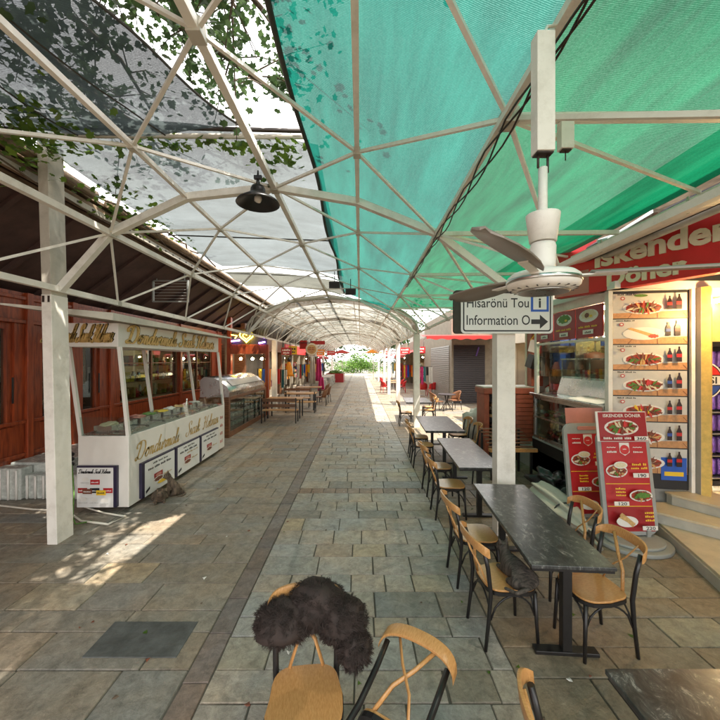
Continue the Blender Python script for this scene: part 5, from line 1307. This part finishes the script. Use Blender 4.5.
b.build('slat', wb); b = MB().m('chairwood'); b.bb(-.45, .45, -.42, -.34, .56, .62); b.build('rail', wb)
for x in (-.38, .38):
    for y in (-.3, .25): b = MB().m('black'); b.bb(x - .02, x + .02, y - .02, y + .02, 0, .6 if y < 0 else .86); b.build('leg', wb)
ws = MB().m('fabricw'); ws.blob((2.95, 9.3, .55), (.32, .3, .6), 4, .45, 3)
tag(ws.build('canvas_bundle'), 'pale canvas bundle heaped left of the brick bar', 'canvas bundle')

# ================================================================== RIGHT FAR: shuttered block, awning, chairs
sb = thing('shuttered_building', 'shuttered corner building with grey and dark roller shutters under a red awning', 'building')
b = MB().m('walltan'); b.bb(4.85, 9.5, 19.05, 19.2, 0, 5); b.bb(4.85, 5.0, 19.2, 27, 0, 5); b.build('wall', sb)
def shutter(x0, x1, y0, y1, z1, m_, nm):
    b = MB().m(m_); n = int(z1 / .11)
    for k in range(n):
        z = .02 + k * .11
        if abs(x1 - x0) > abs(y1 - y0): b.hexa([(x0, y0, z), (x1, y0, z), (x1, y0 - .03, z + .01), (x0, y0 - .03, z + .01)], [(x0, y0, z + .105), (x1, y0, z + .105), (x1, y0 - .008, z + .10), (x0, y0 - .008, z + .10)])
        else: b.hexa([(x0, y0, z), (x0, y1, z), (x0 - .03, y1, z + .01), (x0 - .03, y0, z + .01)], [(x0, y0, z + .105), (x0, y1, z + .105), (x0 - .008, y1, z + .10), (x0 - .008, y0, z + .10)])
    b.build(nm, sb)
shutter(4.95, 6.6, 19.04, 19.04, 3.1, 'shutterd', 'roller_shutter'); shutter(4.84, 4.84, 19.5, 24.5, 3.1, 'shutter', 'roller_shutter')
p = MB().m('purple'); p.box((6.2, 18.98, 2.75), (.08, .02, .5), (0, .3, 0)); p.build('sticker', sb)
aw = thing('red_awning', 'red cloth awning sloping out over the shuttered corner shop', 'awning')
def awning(t, x0, x1, y0, y1, z0, z1, m_='redfab', drop=.25):
    b = MB().m(m_); b.sheet(lambda u, v: (x0 + (x1 - x0) * u, y0 + (y1 - y0) * v, z0 + (z1 - z0) * v - .06 * math.sin(math.pi * v)), 8, 4)
    b.sheet(lambda u, v: (x0 + (x1 - x0) * u, y0 - .002, z0 - drop * v + .03 * math.sin(u * 40) * v), 40, 1); b.build('cloth', t)
    b = MB().m('creamold')
    for x in (x0 + .1, x1 - .1): b.beam((x, y0, z0 - .02), (x, y1, z1 - .25), .04)
    b.build('arm', t)
awning(aw, 3.2, 7.0, 17.3, 19.0, 3.46, 3.62, drop=.16)
CHR = thing('round_cafe_table', 'small round café table with dark rattan chair by the shuttered building', 'table', (3.95, 16.4, 0))
b = MB().m('dark'); b.lathe([(.38, .72), (.40, .73), (.40, .75), (.38, .755)], n=24); b.build('tabletop', CHR)
for a in range(4):
    b = MB().m('black'); q = R(45 + 90 * a); b.tube([(.1 * math.cos(q), .1 * math.sin(q), .7), (.04 * math.cos(q), .04 * math.sin(q), .4), (.32 * math.cos(q), .32 * math.sin(q), 0)], .016, 6); b.build('leg', CHR)
def armchair(name, label, m_, loc, rz, group=None, frame_m='black'):
    t = thing(name, label, 'chair', loc, R(rz), group)
    b = MB().m(m_); b.bb(-.25, .25, -.25, .25, .42, .46); b.build('seat', t, bevel=.015)
    b = MB().m(m_)
    b.sheet(lambda u, v: (-.25 - .10 * v + .22 * abs(2 * u - 1) ** 2.4, (u - .5) * .58, .46 + v * (.42 - .14 * abs(2 * u - 1) ** 2)), 10, 5)
    sol = b.build('backrest', t); mo = sol.modifiers.new('thick', 'SOLIDIFY'); mo.thickness = .02
    for x in (-.22, .22):
        for y in (-.22, .22): b = MB().m(frame_m); b.tube([(x, y, .42), (x * 1.15, y * 1.15, 0)], .016, 6); b.build('leg', t)
    return t
armchair('wicker_chair', 'dark wicker chair beside the round table by the shuttered building', 'brownwood', (4.35, 16.7, 0), 200)
armchair('wicker_chair', 'dark wicker chair left of the round table by the shuttered building', 'brownwood', (3.45, 16.3, 0), 10)
rcg = 'red plastic chairs of the far right café'
rc = None; ri = 0
for x, y, rz, lab in [(1.75, 25.2, 20, 'red chair nearest the lane, front of the far café row'), (2.95, 25.4, 170, 'red chair on the shop side of the nearest far café table'), (1.85, 27.6, 0, 'red chair on the lane side of the second far café table'), (3.1, 27.8, 180, 'red chair on the shop side of the second far café table'), (2.0, 30.6, 0, 'red chair on the lane side of the third far café table'), (3.2, 30.8, 180, 'red chair on the shop side of the third far café table'), (4.0, 23.0, 90, 'red chair right of the far white post, backrest to the street'), (4.7, 23.2, 100, 'red chair farthest right near the far white post')]:
    if rc is None: rc = c = armchair('plastic_chair', lab, 'redplas', (x, y, 0), rz, rcg, 'redplas')
    else: c = copy_tree(rc); c.location = (x, y, 0); c.rotation_euler.z = R(rz); c['label'] = lab
for i, (y, lab) in enumerate([(25.3, 'pale wood table between the nearest red chairs'), (27.7, 'pale wood table between the second pair of red chairs'), (30.7, 'pale wood table between the farthest red chairs')]):
    t = thing('cafe_table', lab, 'table', (2.4, y, 0), group='pale tables of the far right café')
    b = MB().m('palewood'); b.bb(-.4, .4, -.4, .4, .72, .75); b.build('tabletop', t)
    for x in (-.33, .33):
        for yy in (-.33, .33): b = MB().m('black'); b.bb(x - .02, x + .02, yy - .02, yy + .02, 0, .72); b.build('leg', t)

rf = random.Random(21)
def far_shop(name, label, side, y0, y1, x, wallm, h, seed, open_m='dark', aw_m=None, fascia=None):
    """open-fronted shop with a recessed room, shelves and doorway"""
    r = random.Random(seed); t = thing(name, label, 'shop'); s = side
    b = MB().m(wallm); xa, xb = sorted((x, x + s * .2))
    n = max(1, int((y1 - y0) / 3)); w = (y1 - y0) / n
    for k in range(n + 1): yy = y0 + k * w; b.bb(xa, xb, max(y0, yy - .18), min(y1, yy + .18), 0, h)
    b.bb(xa, xb, y0, y1, h, h + 1.2); xc, xd = sorted((x + s * 2.0, x + s * 2.15)); b.bb(xc, xd, y0, y1, 0, h + 1); xe, xf_ = sorted((x + s * .2, x + s * 2.0))
    b.bb(xe, xf_, y0, y0 + .1, 0, h + 1); b.bb(xe, xf_, y1 - .1, y1, 0, h + 1); b.bb(xe, xf_, y0 + .1, y1 - .1, h, h + .1); b.build('wall', t)
    b = MB()
    for k in range(n):
        for z in (.8, 1.3, 1.8): 
            b.m('brownwood'); xg, xh = sorted((x + s * .5, x + s * .9)); b.bb(xg, xh, y0 + k * w + .3, y0 + (k + 1) * w - .3, z - .03, z)
            yy = y0 + k * w + .35
            while yy < y0 + (k + 1) * w - .5:
                q = r.uniform(.12, .4); hh = r.uniform(.12, .38); b.m(r.choice(goods + ['orange', 'magenta', 'blue', 'tablecloth', 'whitep'])); xi, xj = sorted((x + s * .52, x + s * .85)); b.bb(xi, xj, yy, yy + q, z + .001, z + hh); yy += q + .04
    b.build('display', t)
    b = MB().m('lampw')
    for k in range(n): b.blob((x + s * 1.0, y0 + (k + .5) * w, h - .25), (.09, .09, .07), sub=1)
    b.build('bulb', t)
    if fascia: b = MB().m(fascia); xk, xl = sorted((x - s * .06, x - s * .003)); b.bb(xk, xl, y0 + .1, y1 - .1, h + .05, h + .7); b.build('fascia', t)
    if aw_m:
        b = MB().m(aw_m); b.sheet(lambda u, v: (x - s * 1.5 * (1 - v), y0 + (y1 - y0) * u, h - .1 + .55 * v), 8, 3); b.sheet(lambda u, v: (x - s * 1.502, y0 + (y1 - y0) * u, h - .1 - .22 * v), 20, 1); b.build('awning', t)
    return t
far_shop('open_shop', 'open shop front with goods shelves behind the wooden benches on the left', -1, 16.6, 24.5, -5.3, 'brownwood', 2.8, 1)
far_shop('open_shop', 'stone-fronted shop with red fascia beyond the round lantern sign on the left', -1, 24.7, 34, -5.2, 'walltan', 2.7, 2, fascia='red')
far_shop('open_shop', 'timber shop with red awning toward the end of the lane on the left', -1, 34.2, 45, -5.4, 'brownwood', 2.7, 3, aw_m='redfab')
far_shop('open_shop', 'grey shop with a red awning behind the red chairs on the right', 1, 27.3, 36, 4.9, 'walltan', 2.8, 4, aw_m='redfab')
far_shop('open_shop', 'cream shop with red fascia near the end of the lane on the right', 1, 36.2, 47, 4.6, 'walltan', 2.8, 5, aw_m='redfab', fascia='red')
far_shop('open_shop', 'bright open shop between the döner counter and the shuttered corner', 1, 9.2, 13.5, 5.6, 'wall', 2.9, 6)

# wooden benches and tables on the left
bg1 = 'wooden benches and tables outside the left café'
def bench(lab, x, y, rz=0, back=True):
    t = thing('wooden_bench', lab, 'bench', (x, y, 0), R(rz), bg1)
    b = MB().m('palewood'); b.bb(-.65, .65, -.2, -.01, .44, .47); b.bb(-.65, .65, .01, .2, .44, .47); b.build('seat', t)
    if back:
        for z in (.64, .84): b = MB().m('brownwood'); b.bb(-.65, .65, -.235, -.21, z - .06, z + .06); b.build('back_slat', t)
    for x_ in (-.62, .62):
        b = MB().m('black'); b.bb(x_ - .02, x_ + .02, -.26, -.236, 0, .92); b.build('leg', t); b = MB().m('black'); b.bb(x_ - .02, x_ + .02, .18, .22, 0, .435); b.build('leg', t)
    return t
bench('brown slat bench with back, nearest outside the left café', -2.95, 13.3)
bench('backless plank bench behind the nearest left café bench', -2.6, 15.9, 0, False)
bench('plank bench with back facing the near one across the left café table', -3.1, 17.6, 180)
def wtable(lab, x, y, w=1.4, l=.8, m_='palewood', g=bg1):
    t = thing('wooden_table', lab, 'table', (x, y, 0), 0, g)
    b = MB().m(m_); b.bb(-w / 2, w / 2, -l / 2, l / 2, .74, .78); b.build('tabletop', t)
    for x_ in (-w / 2 + .07, w / 2 - .07):
        for y_ in (-l / 2 + .07, l / 2 - .07): b = MB().m('black'); b.bb(x_ - .025, x_ + .025, y_ - .025, y_ + .025, 0, .74); b.build('leg', t)
wtable('light wood table beyond the nearest left café bench', -3.0, 14.5)
wtable('light wood table in the middle of the left café', -2.75, 16.8)
wtable('light wood table farthest back in the left café', -2.9, 20.5)
wtable('light wood table deep left beside the neon stall', -4.6, 14.2, .9, .7)
lg = 'dark chairs of the left café'
first = None
for x, y, rz, lab in [(-1.95, 18.2, 180, 'dark café chair at the lane edge of the left café'), (-1.9, 19.6, 170, 'dark café chair behind the lane-edge chair of the left café'), (-2.2, 22.2, 180, 'dark café chair just before the round lantern sign')]:
    if first is None: first = c = armchair('cafe_chair', lab, 'brownwood', (x, y, 0), rz, lg)
    else: c = copy_tree(first); c.location = (x, y, 0); c.rotation_euler.z = R(rz); c['label'] = lab
# hanging orange garment, pink cloths, round lantern sign
t = thing('hanging_garment', 'bright orange garment hanging on a display outside the left café', 'garment', (-4.15, 21, 0))
b = MB().m('orange'); b.lathe([(.26, 1.35), (.24, 1.5), (.20, 1.8), (.13, 2.05), (.10, 2.15), (.05, 2.2)], n=14); b.build('cloth', t); b = MB().m('black'); b.tube([(0, 0, 0), (0, 0, 1.4)], .02, 6); b.blob((0.02, 0, 2.32), (.11, .11, .13)); b.lathe([(.25, 0), (.25, .03), (.03, .05)], n=14); b.build('stand', t)
t = thing('round_sign', 'round cream and orange sign board projecting over the left side of the lane', 'sign', (-2.95, 22, 2.95))
b = MB().m('goldp'); b.xf = Matrix.Rotation(R(90), 4, 'X'); b.lathe([(.36, -.03), (.38, -.02), (.38, .02), (.36, .03)], n=32); b.build('disc', t)
p = Print((0, -.031, 0), (1, 0, 0), (0, 0, 1)); p.ell(0, 0, .33, .33, 'plate', 32); p.ell(0, 0, .29, .29, 'bread', 32); p.scribble(-.18, .06, .36, .08, 'redprint'); p.scribble(-.2, -.06, .4, .09, 'redprint'); p.scribble(-.12, -.18, .24, .06, 'redprint'); p.build('disc_print', t)
b = MB().m('redfab'); b.bb(-.75, -.3, .05, .09, .02, .55); b.bb(-.1, .8, .05, .09, .30, .52); b.build('banner', t); b = MB().m('black'); b.tube([(-.9, 0.02, .4), (.1, .02, .4)], .02, 6); b.build('arm', t)
for x, y, z0, z1, m_, lab in [(-2.75, 24, .9, 2.4, 'magenta', 'long magenta cloth hanging beyond the round sign'), (-3.2, 24.3, .7, 2.5, 'fabricw', 'long white cloth hanging beside the magenta one'), (-2.5, 23.2, .3, 1.2, 'magenta', 'short magenta cloth low near the stone planter')]:
    b = MB().m(m_); b.sheet(lambda u, v: (x + (u - .5) * .45 * (1 - .4 * v), y + .06 * math.sin(u * 12), z0 + (z1 - z0) * v), 14, 4); o = b.build('hanging_cloth'); mo = o.modifiers.new('thick', 'SOLIDIFY'); mo.thickness = .01; tag(o, lab, 'cloth')
fc = random.Random(61)
kinds = [('menu_sign', 'sign'), ('hanging_lantern', 'lantern'), ('goods_rack', 'rack')]
sgn = [(-3.55, 17.4, 2.55, .5, .35, 'redprint', 'small red hanging sign over the nearest left café benches'), (-3.6, 19.3, 2.6, .45, .45, 'yellow', 'yellow hanging sign over the middle of the left café'), (-3.5, 26.6, 2.55, .6, .4, 'whitep', 'white hanging sign past the magenta cloths'), (-3.4, 31, 2.7, .7, .5, 'orange', 'orange hanging sign far along the left shops'),
       (3.6, 21.5, 2.7, .6, .4, 'redprint2', 'red hanging sign beyond the grey roller shutter'), (3.3, 26.4, 2.75, .7, .45, 'redplas', 'bright red hanging sign over the near red chairs'), (3.0, 33, 2.8, .8, .5, 'whitep', 'white hanging sign over the far red chairs'), (2.9, 38, 2.8, .9, .5, 'redplas', 'red hanging sign near the end of the right shops'), (-3.2, 40, 2.8, .9, .5, 'redplas', 'red hanging sign near the end of the left shops')]
for x, y, z, w_, h_, m_, lab in sgn:
    t = thing('hanging_sign', lab, 'sign', (x, y, z), group='small hanging signs along the far shops'); b = MB().m(m_); b.bb(-w_ / 2, w_ / 2, -.03, .03, 0, h_); b.build('board', t)
    b = MB().m('black'); b.tube([(-w_ * .35, 0, h_), (-w_ * .35, 0, h_ + .35)], .01, 4); b.tube([(w_ * .35, 0, h_), (w_ * .35, 0, h_ + .35)], .01, 4); b.build('hanger', t)
    p = Print((-w_ / 2, -.031, 0), (1, 0, 0), (0, 0, 1)); k_ = 'plate' if m_ != 'whitep' and m_ != 'yellow' else 'ink'; p.rect(.01, .01, w_ - .01, h_ - .01, m_); p.scribble(w_ * .1, h_ * .55, w_ * .8, h_ * .28, k_); p.scribble(w_ * .2, h_ * .18, w_ * .6, h_ * .2, k_); p.build('sign_print', t)
for x, y, h_, lab in [(-4.3, 16.9, 1.9, 'rack of bright scarves and bags nearest the neon stall'), (-4.4, 19.0, 1.8, 'rack of bright scarves and bags behind the middle café table'), (-3.9, 25.0, 2.0, 'rack of bright scarves and bags beyond the round sign'), (-4.0, 29.0, 2.0, 'rack of bright scarves and bags behind the low stone wall'), (3.9, 22.0, 1.9, 'rack of bright scarves and bags by the end of the grey shutter'), (3.9, 29.5, 1.9, 'rack of bright scarves and bags behind the red chairs'), (3.6, 35.0, 2.0, 'rack of bright scarves and bags far along the right shops'), (-4.1, 36.0, 2.0, 'rack of bright scarves and bags far along the left shops')]:
    t = thing('goods_rack', lab, 'rack', (x, y, 0), group='clothing racks outside the far shops'); b = MB().m('black'); b.tube([(-.5, 0, 0), (-.5, 0, h_), (.5, 0, h_), (.5, 0, 0)], .02, 5); b.build('frame', t)
    for k in range(7):
        b = MB().m(fc.choice(['orange', 'magenta', 'redfab', 'blue', 'tablecloth', 'fabricw', 'black', 'yellow'])); q = -.45 + k * .145; l_ = fc.uniform(.5, 1.1); b.sheet(lambda u, v: (q + .13 * u, .06 * math.sin(u * 7 + k) - .05 * v, h_ - .02 - l_ * v), 5, 3); b.build('garment', t)
# stone planter walls
for x0, x1, y0, y1, lab in [(-3.6, -2.6, 25.5, 28.3, 'low rubble stone wall just before the far left post'), (-3.5, -2.5, 29.5, 36, 'low rubble stone wall beyond the far left post')]:
    b = MB(); r = random.Random(int(y0 * 3))
    for z in range(4):
        y = y0
        while y < y1:
            w = r.uniform(.25, .5); b.m(r.choice(['wallg', 'creamold', 'alu'])); b.box(((x0 + x1) / 2, y + w / 2, .11 + z * .22), (x1 - x0 + r.uniform(-.06, .06), w - .02, .205)); y += w
    o = b.build('stone_wall', bevel=.02); tag(o, lab, 'wall')
# plants on the walls and far planters
def shrub(name, label, cat, c_, r_, n, size, m_, seed=0, trunk=None, group=None, gaps=.0):
    t = thing(name, label, cat, (0, 0, 0), group=group); rr = random.Random(seed); b = MB().m(m_)
    cl = [(Vector(c_) + Vector((rr.gauss(0, .5) * r_[0], rr.gauss(0, .5) * r_[1], rr.gauss(0, .5) * r_[2])), rr.uniform(.22, .5)) for _ in range(max(5, n // 60))]
    for _ in range(n):
        q, k = rr.choice(cl); p = q + Vector((rr.gauss(0, .5) * r_[0] * k, rr.gauss(0, .5) * r_[1] * k, rr.gauss(0, .5) * r_[2] * k))
        a = Vector((rr.gauss(0, 1), rr.gauss(0, 1), rr.gauss(0, .6))).normalized(); c2 = a.cross(Vector((rr.gauss(0, 1), rr.gauss(0, 1), rr.gauss(0, 1)))).normalized(); s = size * rr.uniform(.6, 1.3)
        b.face([p - a * s, p - a * s * .2 + c2 * s * .45, p + a * s, p - a * s * .1 - c2 * s * .45])
    b.build('foliage', t, recalc=False)
    if trunk:
        b = MB().m('bark'); base = Vector(trunk[0]); top = Vector(c_); b.tube([base, base.lerp(top, .5) + Vector((.1, 0, 0)), top], [trunk[1], trunk[1] * .8, trunk[1] * .4], 8)
        for q, k in cl[:8]: b.tube([base.lerp(top, .7), (base.lerp(top, .8) + q) / 2 + Vector((0, 0, .1)), q], [trunk[1] * .35, trunk[1] * .2, trunk[1] * .06], 6)
        b.build('trunk', t)
    return t
pt = thing('planter_box', 'dark red planter box on the left near the end of the lane', 'planter', (-2.6, 38.5, 0)); b = MB().m('redprint'); b.bb(-.9, .9, -1.5, 1.5, 0, .9); b.build('box', pt); b = MB().m('leafb'); b.blob((0, 0, .95), (.8, 1.3, .25), 1, .6, 3); b.build('plants', pt)
shrub('bush', 'bright green sunlit bush closing the far end of the lane', 'bush', (0, 64, 1.3), (3.4, 2, 1.6), 5000, .16, 'leafb', 5, ((0, 64, 0), .12))
shrub('tree', 'tall tree standing behind the bush at the far end of the lane, left', 'tree', (-9, 74, 7), (7, 4, 5), 4000, .4, 'leafd', 6, ((-9, 74, 0), .3))
shrub('tree', 'tall tree behind the bush at the far end of the lane, right', 'tree', (8, 76, 7), (7, 4, 5), 4000, .4, 'leafd', 7, ((8, 76, 0), .3))
b = MB().m('fabricw'); b.sheet(lambda u, v: (-3 + 6.4 * u, 51 + 2 * v, 3.45 + .25 * v - .12 * math.sin(u * math.pi)), 10, 3); eo = b.build('end_canvas'); tag(eo, 'off white canvas strip spanning the far mouth of the lane', 'canvas')
for x, y, w_, lab in [(-2.3, 46, 2.6, 'orange-red umbrella awning over the far left of the lane'), (1.6, 43, 2.2, 'orange-red umbrella awning over the far right of the lane')]:
    t = thing('parasol', lab, 'parasol', (x, y, 0)); b = MB().m('orange' if x > 0 else 'redfab'); b.lathe([(w_ * .5, 3.15), (w_ * .25, 3.4), (.02, 3.62)], n=8, smooth=False, cap=False); b.build('canopy', t); b = MB().m('white'); b.tube([(0, 0, 0), (0, 0, 3.5)], .03, 8); b.build('pole', t)

cp = MB().m('leafd'); cq = random.Random(77)
for k in range(5200):
    yy = cq.uniform(14, 46); u = min(.97, max(.03, .5 + cq.gauss(0, .3))); 
    if noise.noise(Vector((u * 9, yy * .35, 4))) < .02: continue
    x_, z_ = arc(u, .10); n_ = Vector((cq.gauss(0, .4), cq.gauss(0, .4), 1)).normalized(); a_ = n_.orthogonal().normalized() * cq.uniform(.06, .12); c_ = n_.cross(a_); p_ = Vector((x_ + cq.gauss(0, .05), yy, z_ + cq.uniform(0, .2)))
    cp.face([p_ - a_, p_ + c_ * .6, p_ + a_, p_ - c_ * .6])
tag(cp.build('creeper', recalc=False), 'creeper leaves scattered over the top of the far white canopy', 'creeper', kind='stuff')
# building masses behind the fronts so the lane reads enclosed
for x0, x1, y0, y1, h, m_, lab, nm in [(-12, -8.3, -3, 16, 5.2, 'wallg', 'plain rendered rear building behind the red shop', 'rear_building'), (7.9, 12, -3, 18.9, 6.0, 'wall', 'plain cream building behind the döner shop', 'rear_building'), (-12, -7.6, 16.3, 50, 5.0, 'wall', 'long low cream building behind the left shops', 'rear_building'), (7.2, 12, 27, 52, 5.5, 'wallg', 'grey building behind the far right shops', 'rear_building')]:
    b = MB().m(m_); b.bb(x0, x1, y0, y1, 0, h); tag(b.build(nm), lab, 'building')

# ================================================================== VINES AND TREES OVER THE LEFT SIDE
vn = thing('grape_vine', 'grape vine with brown stems and yellow-green leaves along the left eave', 'vine')
vr = random.Random(9); b = MB().m('bark'); stems = []
for k in range(9):
    x = -4.1 + vr.uniform(-.15, .25); y = vr.uniform(-1, 9); P = [Vector((x, y, 5.0))]
    for q in range(9): P.append(P[-1] + Vector((vr.uniform(-.12, .16), vr.uniform(.15, .45), vr.uniform(-.14, .1))))
    stems.append(P); b.tube(P, vr.uniform(.01, .028), 5)
    for q in range(5): a = vr.choice(P); b.tube([a, a + Vector((vr.uniform(.02, .2), vr.uniform(-.2, .2), -vr.uniform(.05, .3))), a + Vector((vr.uniform(.1, .35), vr.uniform(-.3, .3), -vr.uniform(.1, .5)))], .005, 4)
b.build('stem', vn)
def leaf(b, p, s, rr, hang=.4):
    n_ = Vector((rr.gauss(0, .6), rr.gauss(0, .6), 1 + hang)).normalized(); a = n_.orthogonal().normalized(); a = (a * math.cos(q := rr.uniform(0, 6.28)) + n_.cross(a) * math.sin(q)); c2 = n_.cross(a)
    pts = [(-.9, 0), (-.5, .55), (-.05, .45), (.25, .75), (.45, .3), (1, 0), (.45, -.3), (.25, -.75), (-.05, -.45), (-.5, -.55)]
    b.face([p + a * x * s + c2 * y * s + n_ * (-.12 * s * abs(y)) for x, y in pts])
b = MB().m('leaf')
for (cx_, cy_, cz_, rx, ry, rz_, n) in [(-3.75, 3.0, 4.72, .35, 1.1, .4, 420), (-3.95, 5.8, 4.75, .25, 1.2, .25, 130), (-3.3, 3.6, 4.62, .5, .3, .2, 130), (-3.0, 2.6, 4.75, .4, .3, .12, 120), (-4.0, 4.4, 4.85, .3, .5, .2, 80), (-3.4, 4.1, 4.75, .4, .2, .1, 50), (-1.5, 4.05, 4.72, 1.0, .08, .07, 110), (-.9, 4.2, 4.62, .25, .2, .14, 40), (-3.9, 7.2, 4.95, .2, .9, .12, 50), (-4.2, 1.5, 5.0, .5, 1.0, .3, 90), (-1.2, 4.55, 4.52, .05, .05, .12, 5), (-3.4, 5.5, 4.9, .2, .4, .1, 25)]:
    for _ in range(n): leaf(b, Vector((cx_ + vr.gauss(0, .6) * rx, cy_ + vr.gauss(0, .6) * ry, cz_ + vr.gauss(0, .6) * rz_)), vr.uniform(.035, .07), vr)
b.build('foliage', vn, recalc=False)
b = MB().m('leafd'); tr = thing('plane_tree', 'tree behind the red shop reaching leafy boughs over the open gap in the nets', 'tree'); w = MB().m('bark')
w.tube([(-7.9, -1.5, 0), (-7.9, -1.4, 3), (-7.5, -1.0, 5.6), (-6.4, 0, 7.2)], [.3, .27, .22, .16], 10)
tr_r = random.Random(15)
def bough(a, c_, n, lv, ls):
    a = Vector(a); c_ = Vector(c_); P = [a.lerp(c_, k / 8) + Vector((tr_r.gauss(0, .12), tr_r.gauss(0, .12), .35 * math.sin(k / 8 * 3.1) + tr_r.gauss(0, .08))) for k in range(9)]
    w.tube(P, [.08 * (1 - k / 9.5) + .008 for k in range(9)], 6)
    for k in range(n):
        q = tr_r.random() ** .7; i = min(7, int(q * 8)); p = P[i].lerp(P[i + 1], q * 8 - i); e = p + Vector((tr_r.gauss(0, .55), tr_r.gauss(0, .55), tr_r.gauss(-.1, .3))); w.tube([p, (p + e) / 2 + Vector((0, 0, .06)), e], [.012, .008, .004], 4)
        for _ in range(lv): leaf(b, p.lerp(e, tr_r.uniform(.3, 1.15)) + Vector((tr_r.gauss(0, .09), tr_r.gauss(0, .09), tr_r.gauss(0, .08))), ls * tr_r.uniform(.6, 1.2), tr_r, .1)
bough((-5.0, .4, 6.4), (-.75, 2.9, 5.2), 90, 30, .04); bough((-5.0, 1.4, 6.4), (-1.0, 4.6, 5.6), 70, 26, .05); bough((-5.4, .8, 6.6), (-1.0, 3.3, 5.35), 80, 26, .05); bough((-5.4, .6, 6.6), (-1.4, 2.3, 5.5), 80, 26, .05); bough((-5.4, .6, 6.6), (-2.9, 3.0, 5.4), 90, 26, .06); bough((-5.6, 1, 6.6), (-3.6, 1.4, 5.5), 70, 24, .06); bough((-5.6, 2, 6.6), (-3.4, 5.2, 5.6), 60, 20, .06); bough((-6.4, 0, 7.2), (-.5, 1.9, 5.9), 60, 22, .06); bough((-6.4, 0, 7.2), (-.3, 3.4, 6.4), 60, 22, .06); bough((-6.4, 0, 7.2), (-.6, 2.6, 6.6), 56, 20, .07); bough((-6.4, 0, 7.2), (-2.0, 3.8, 6.1), 40, 17, .07); bough((-6.4, 0, 7.2), (-3.2, 6.0, 6.3), 40, 16, .08)
bough((-6.4, 0, 7.2), (-1.2, 4.8, 7.4), 36, 16, .08); bough((-6.4, 0, 7.2), (-1.0, .6, 7.0), 40, 16, .08); bough((-6.4, 0, 7.2), (-3.5, 2.4, 5.9), 40, 16, .07); bough((-6.4, 0, 7.2), (-4.5, 9, 7), 36, 16, .09)
w.build('trunk', tr); b.build('crown', tr, recalc=False)
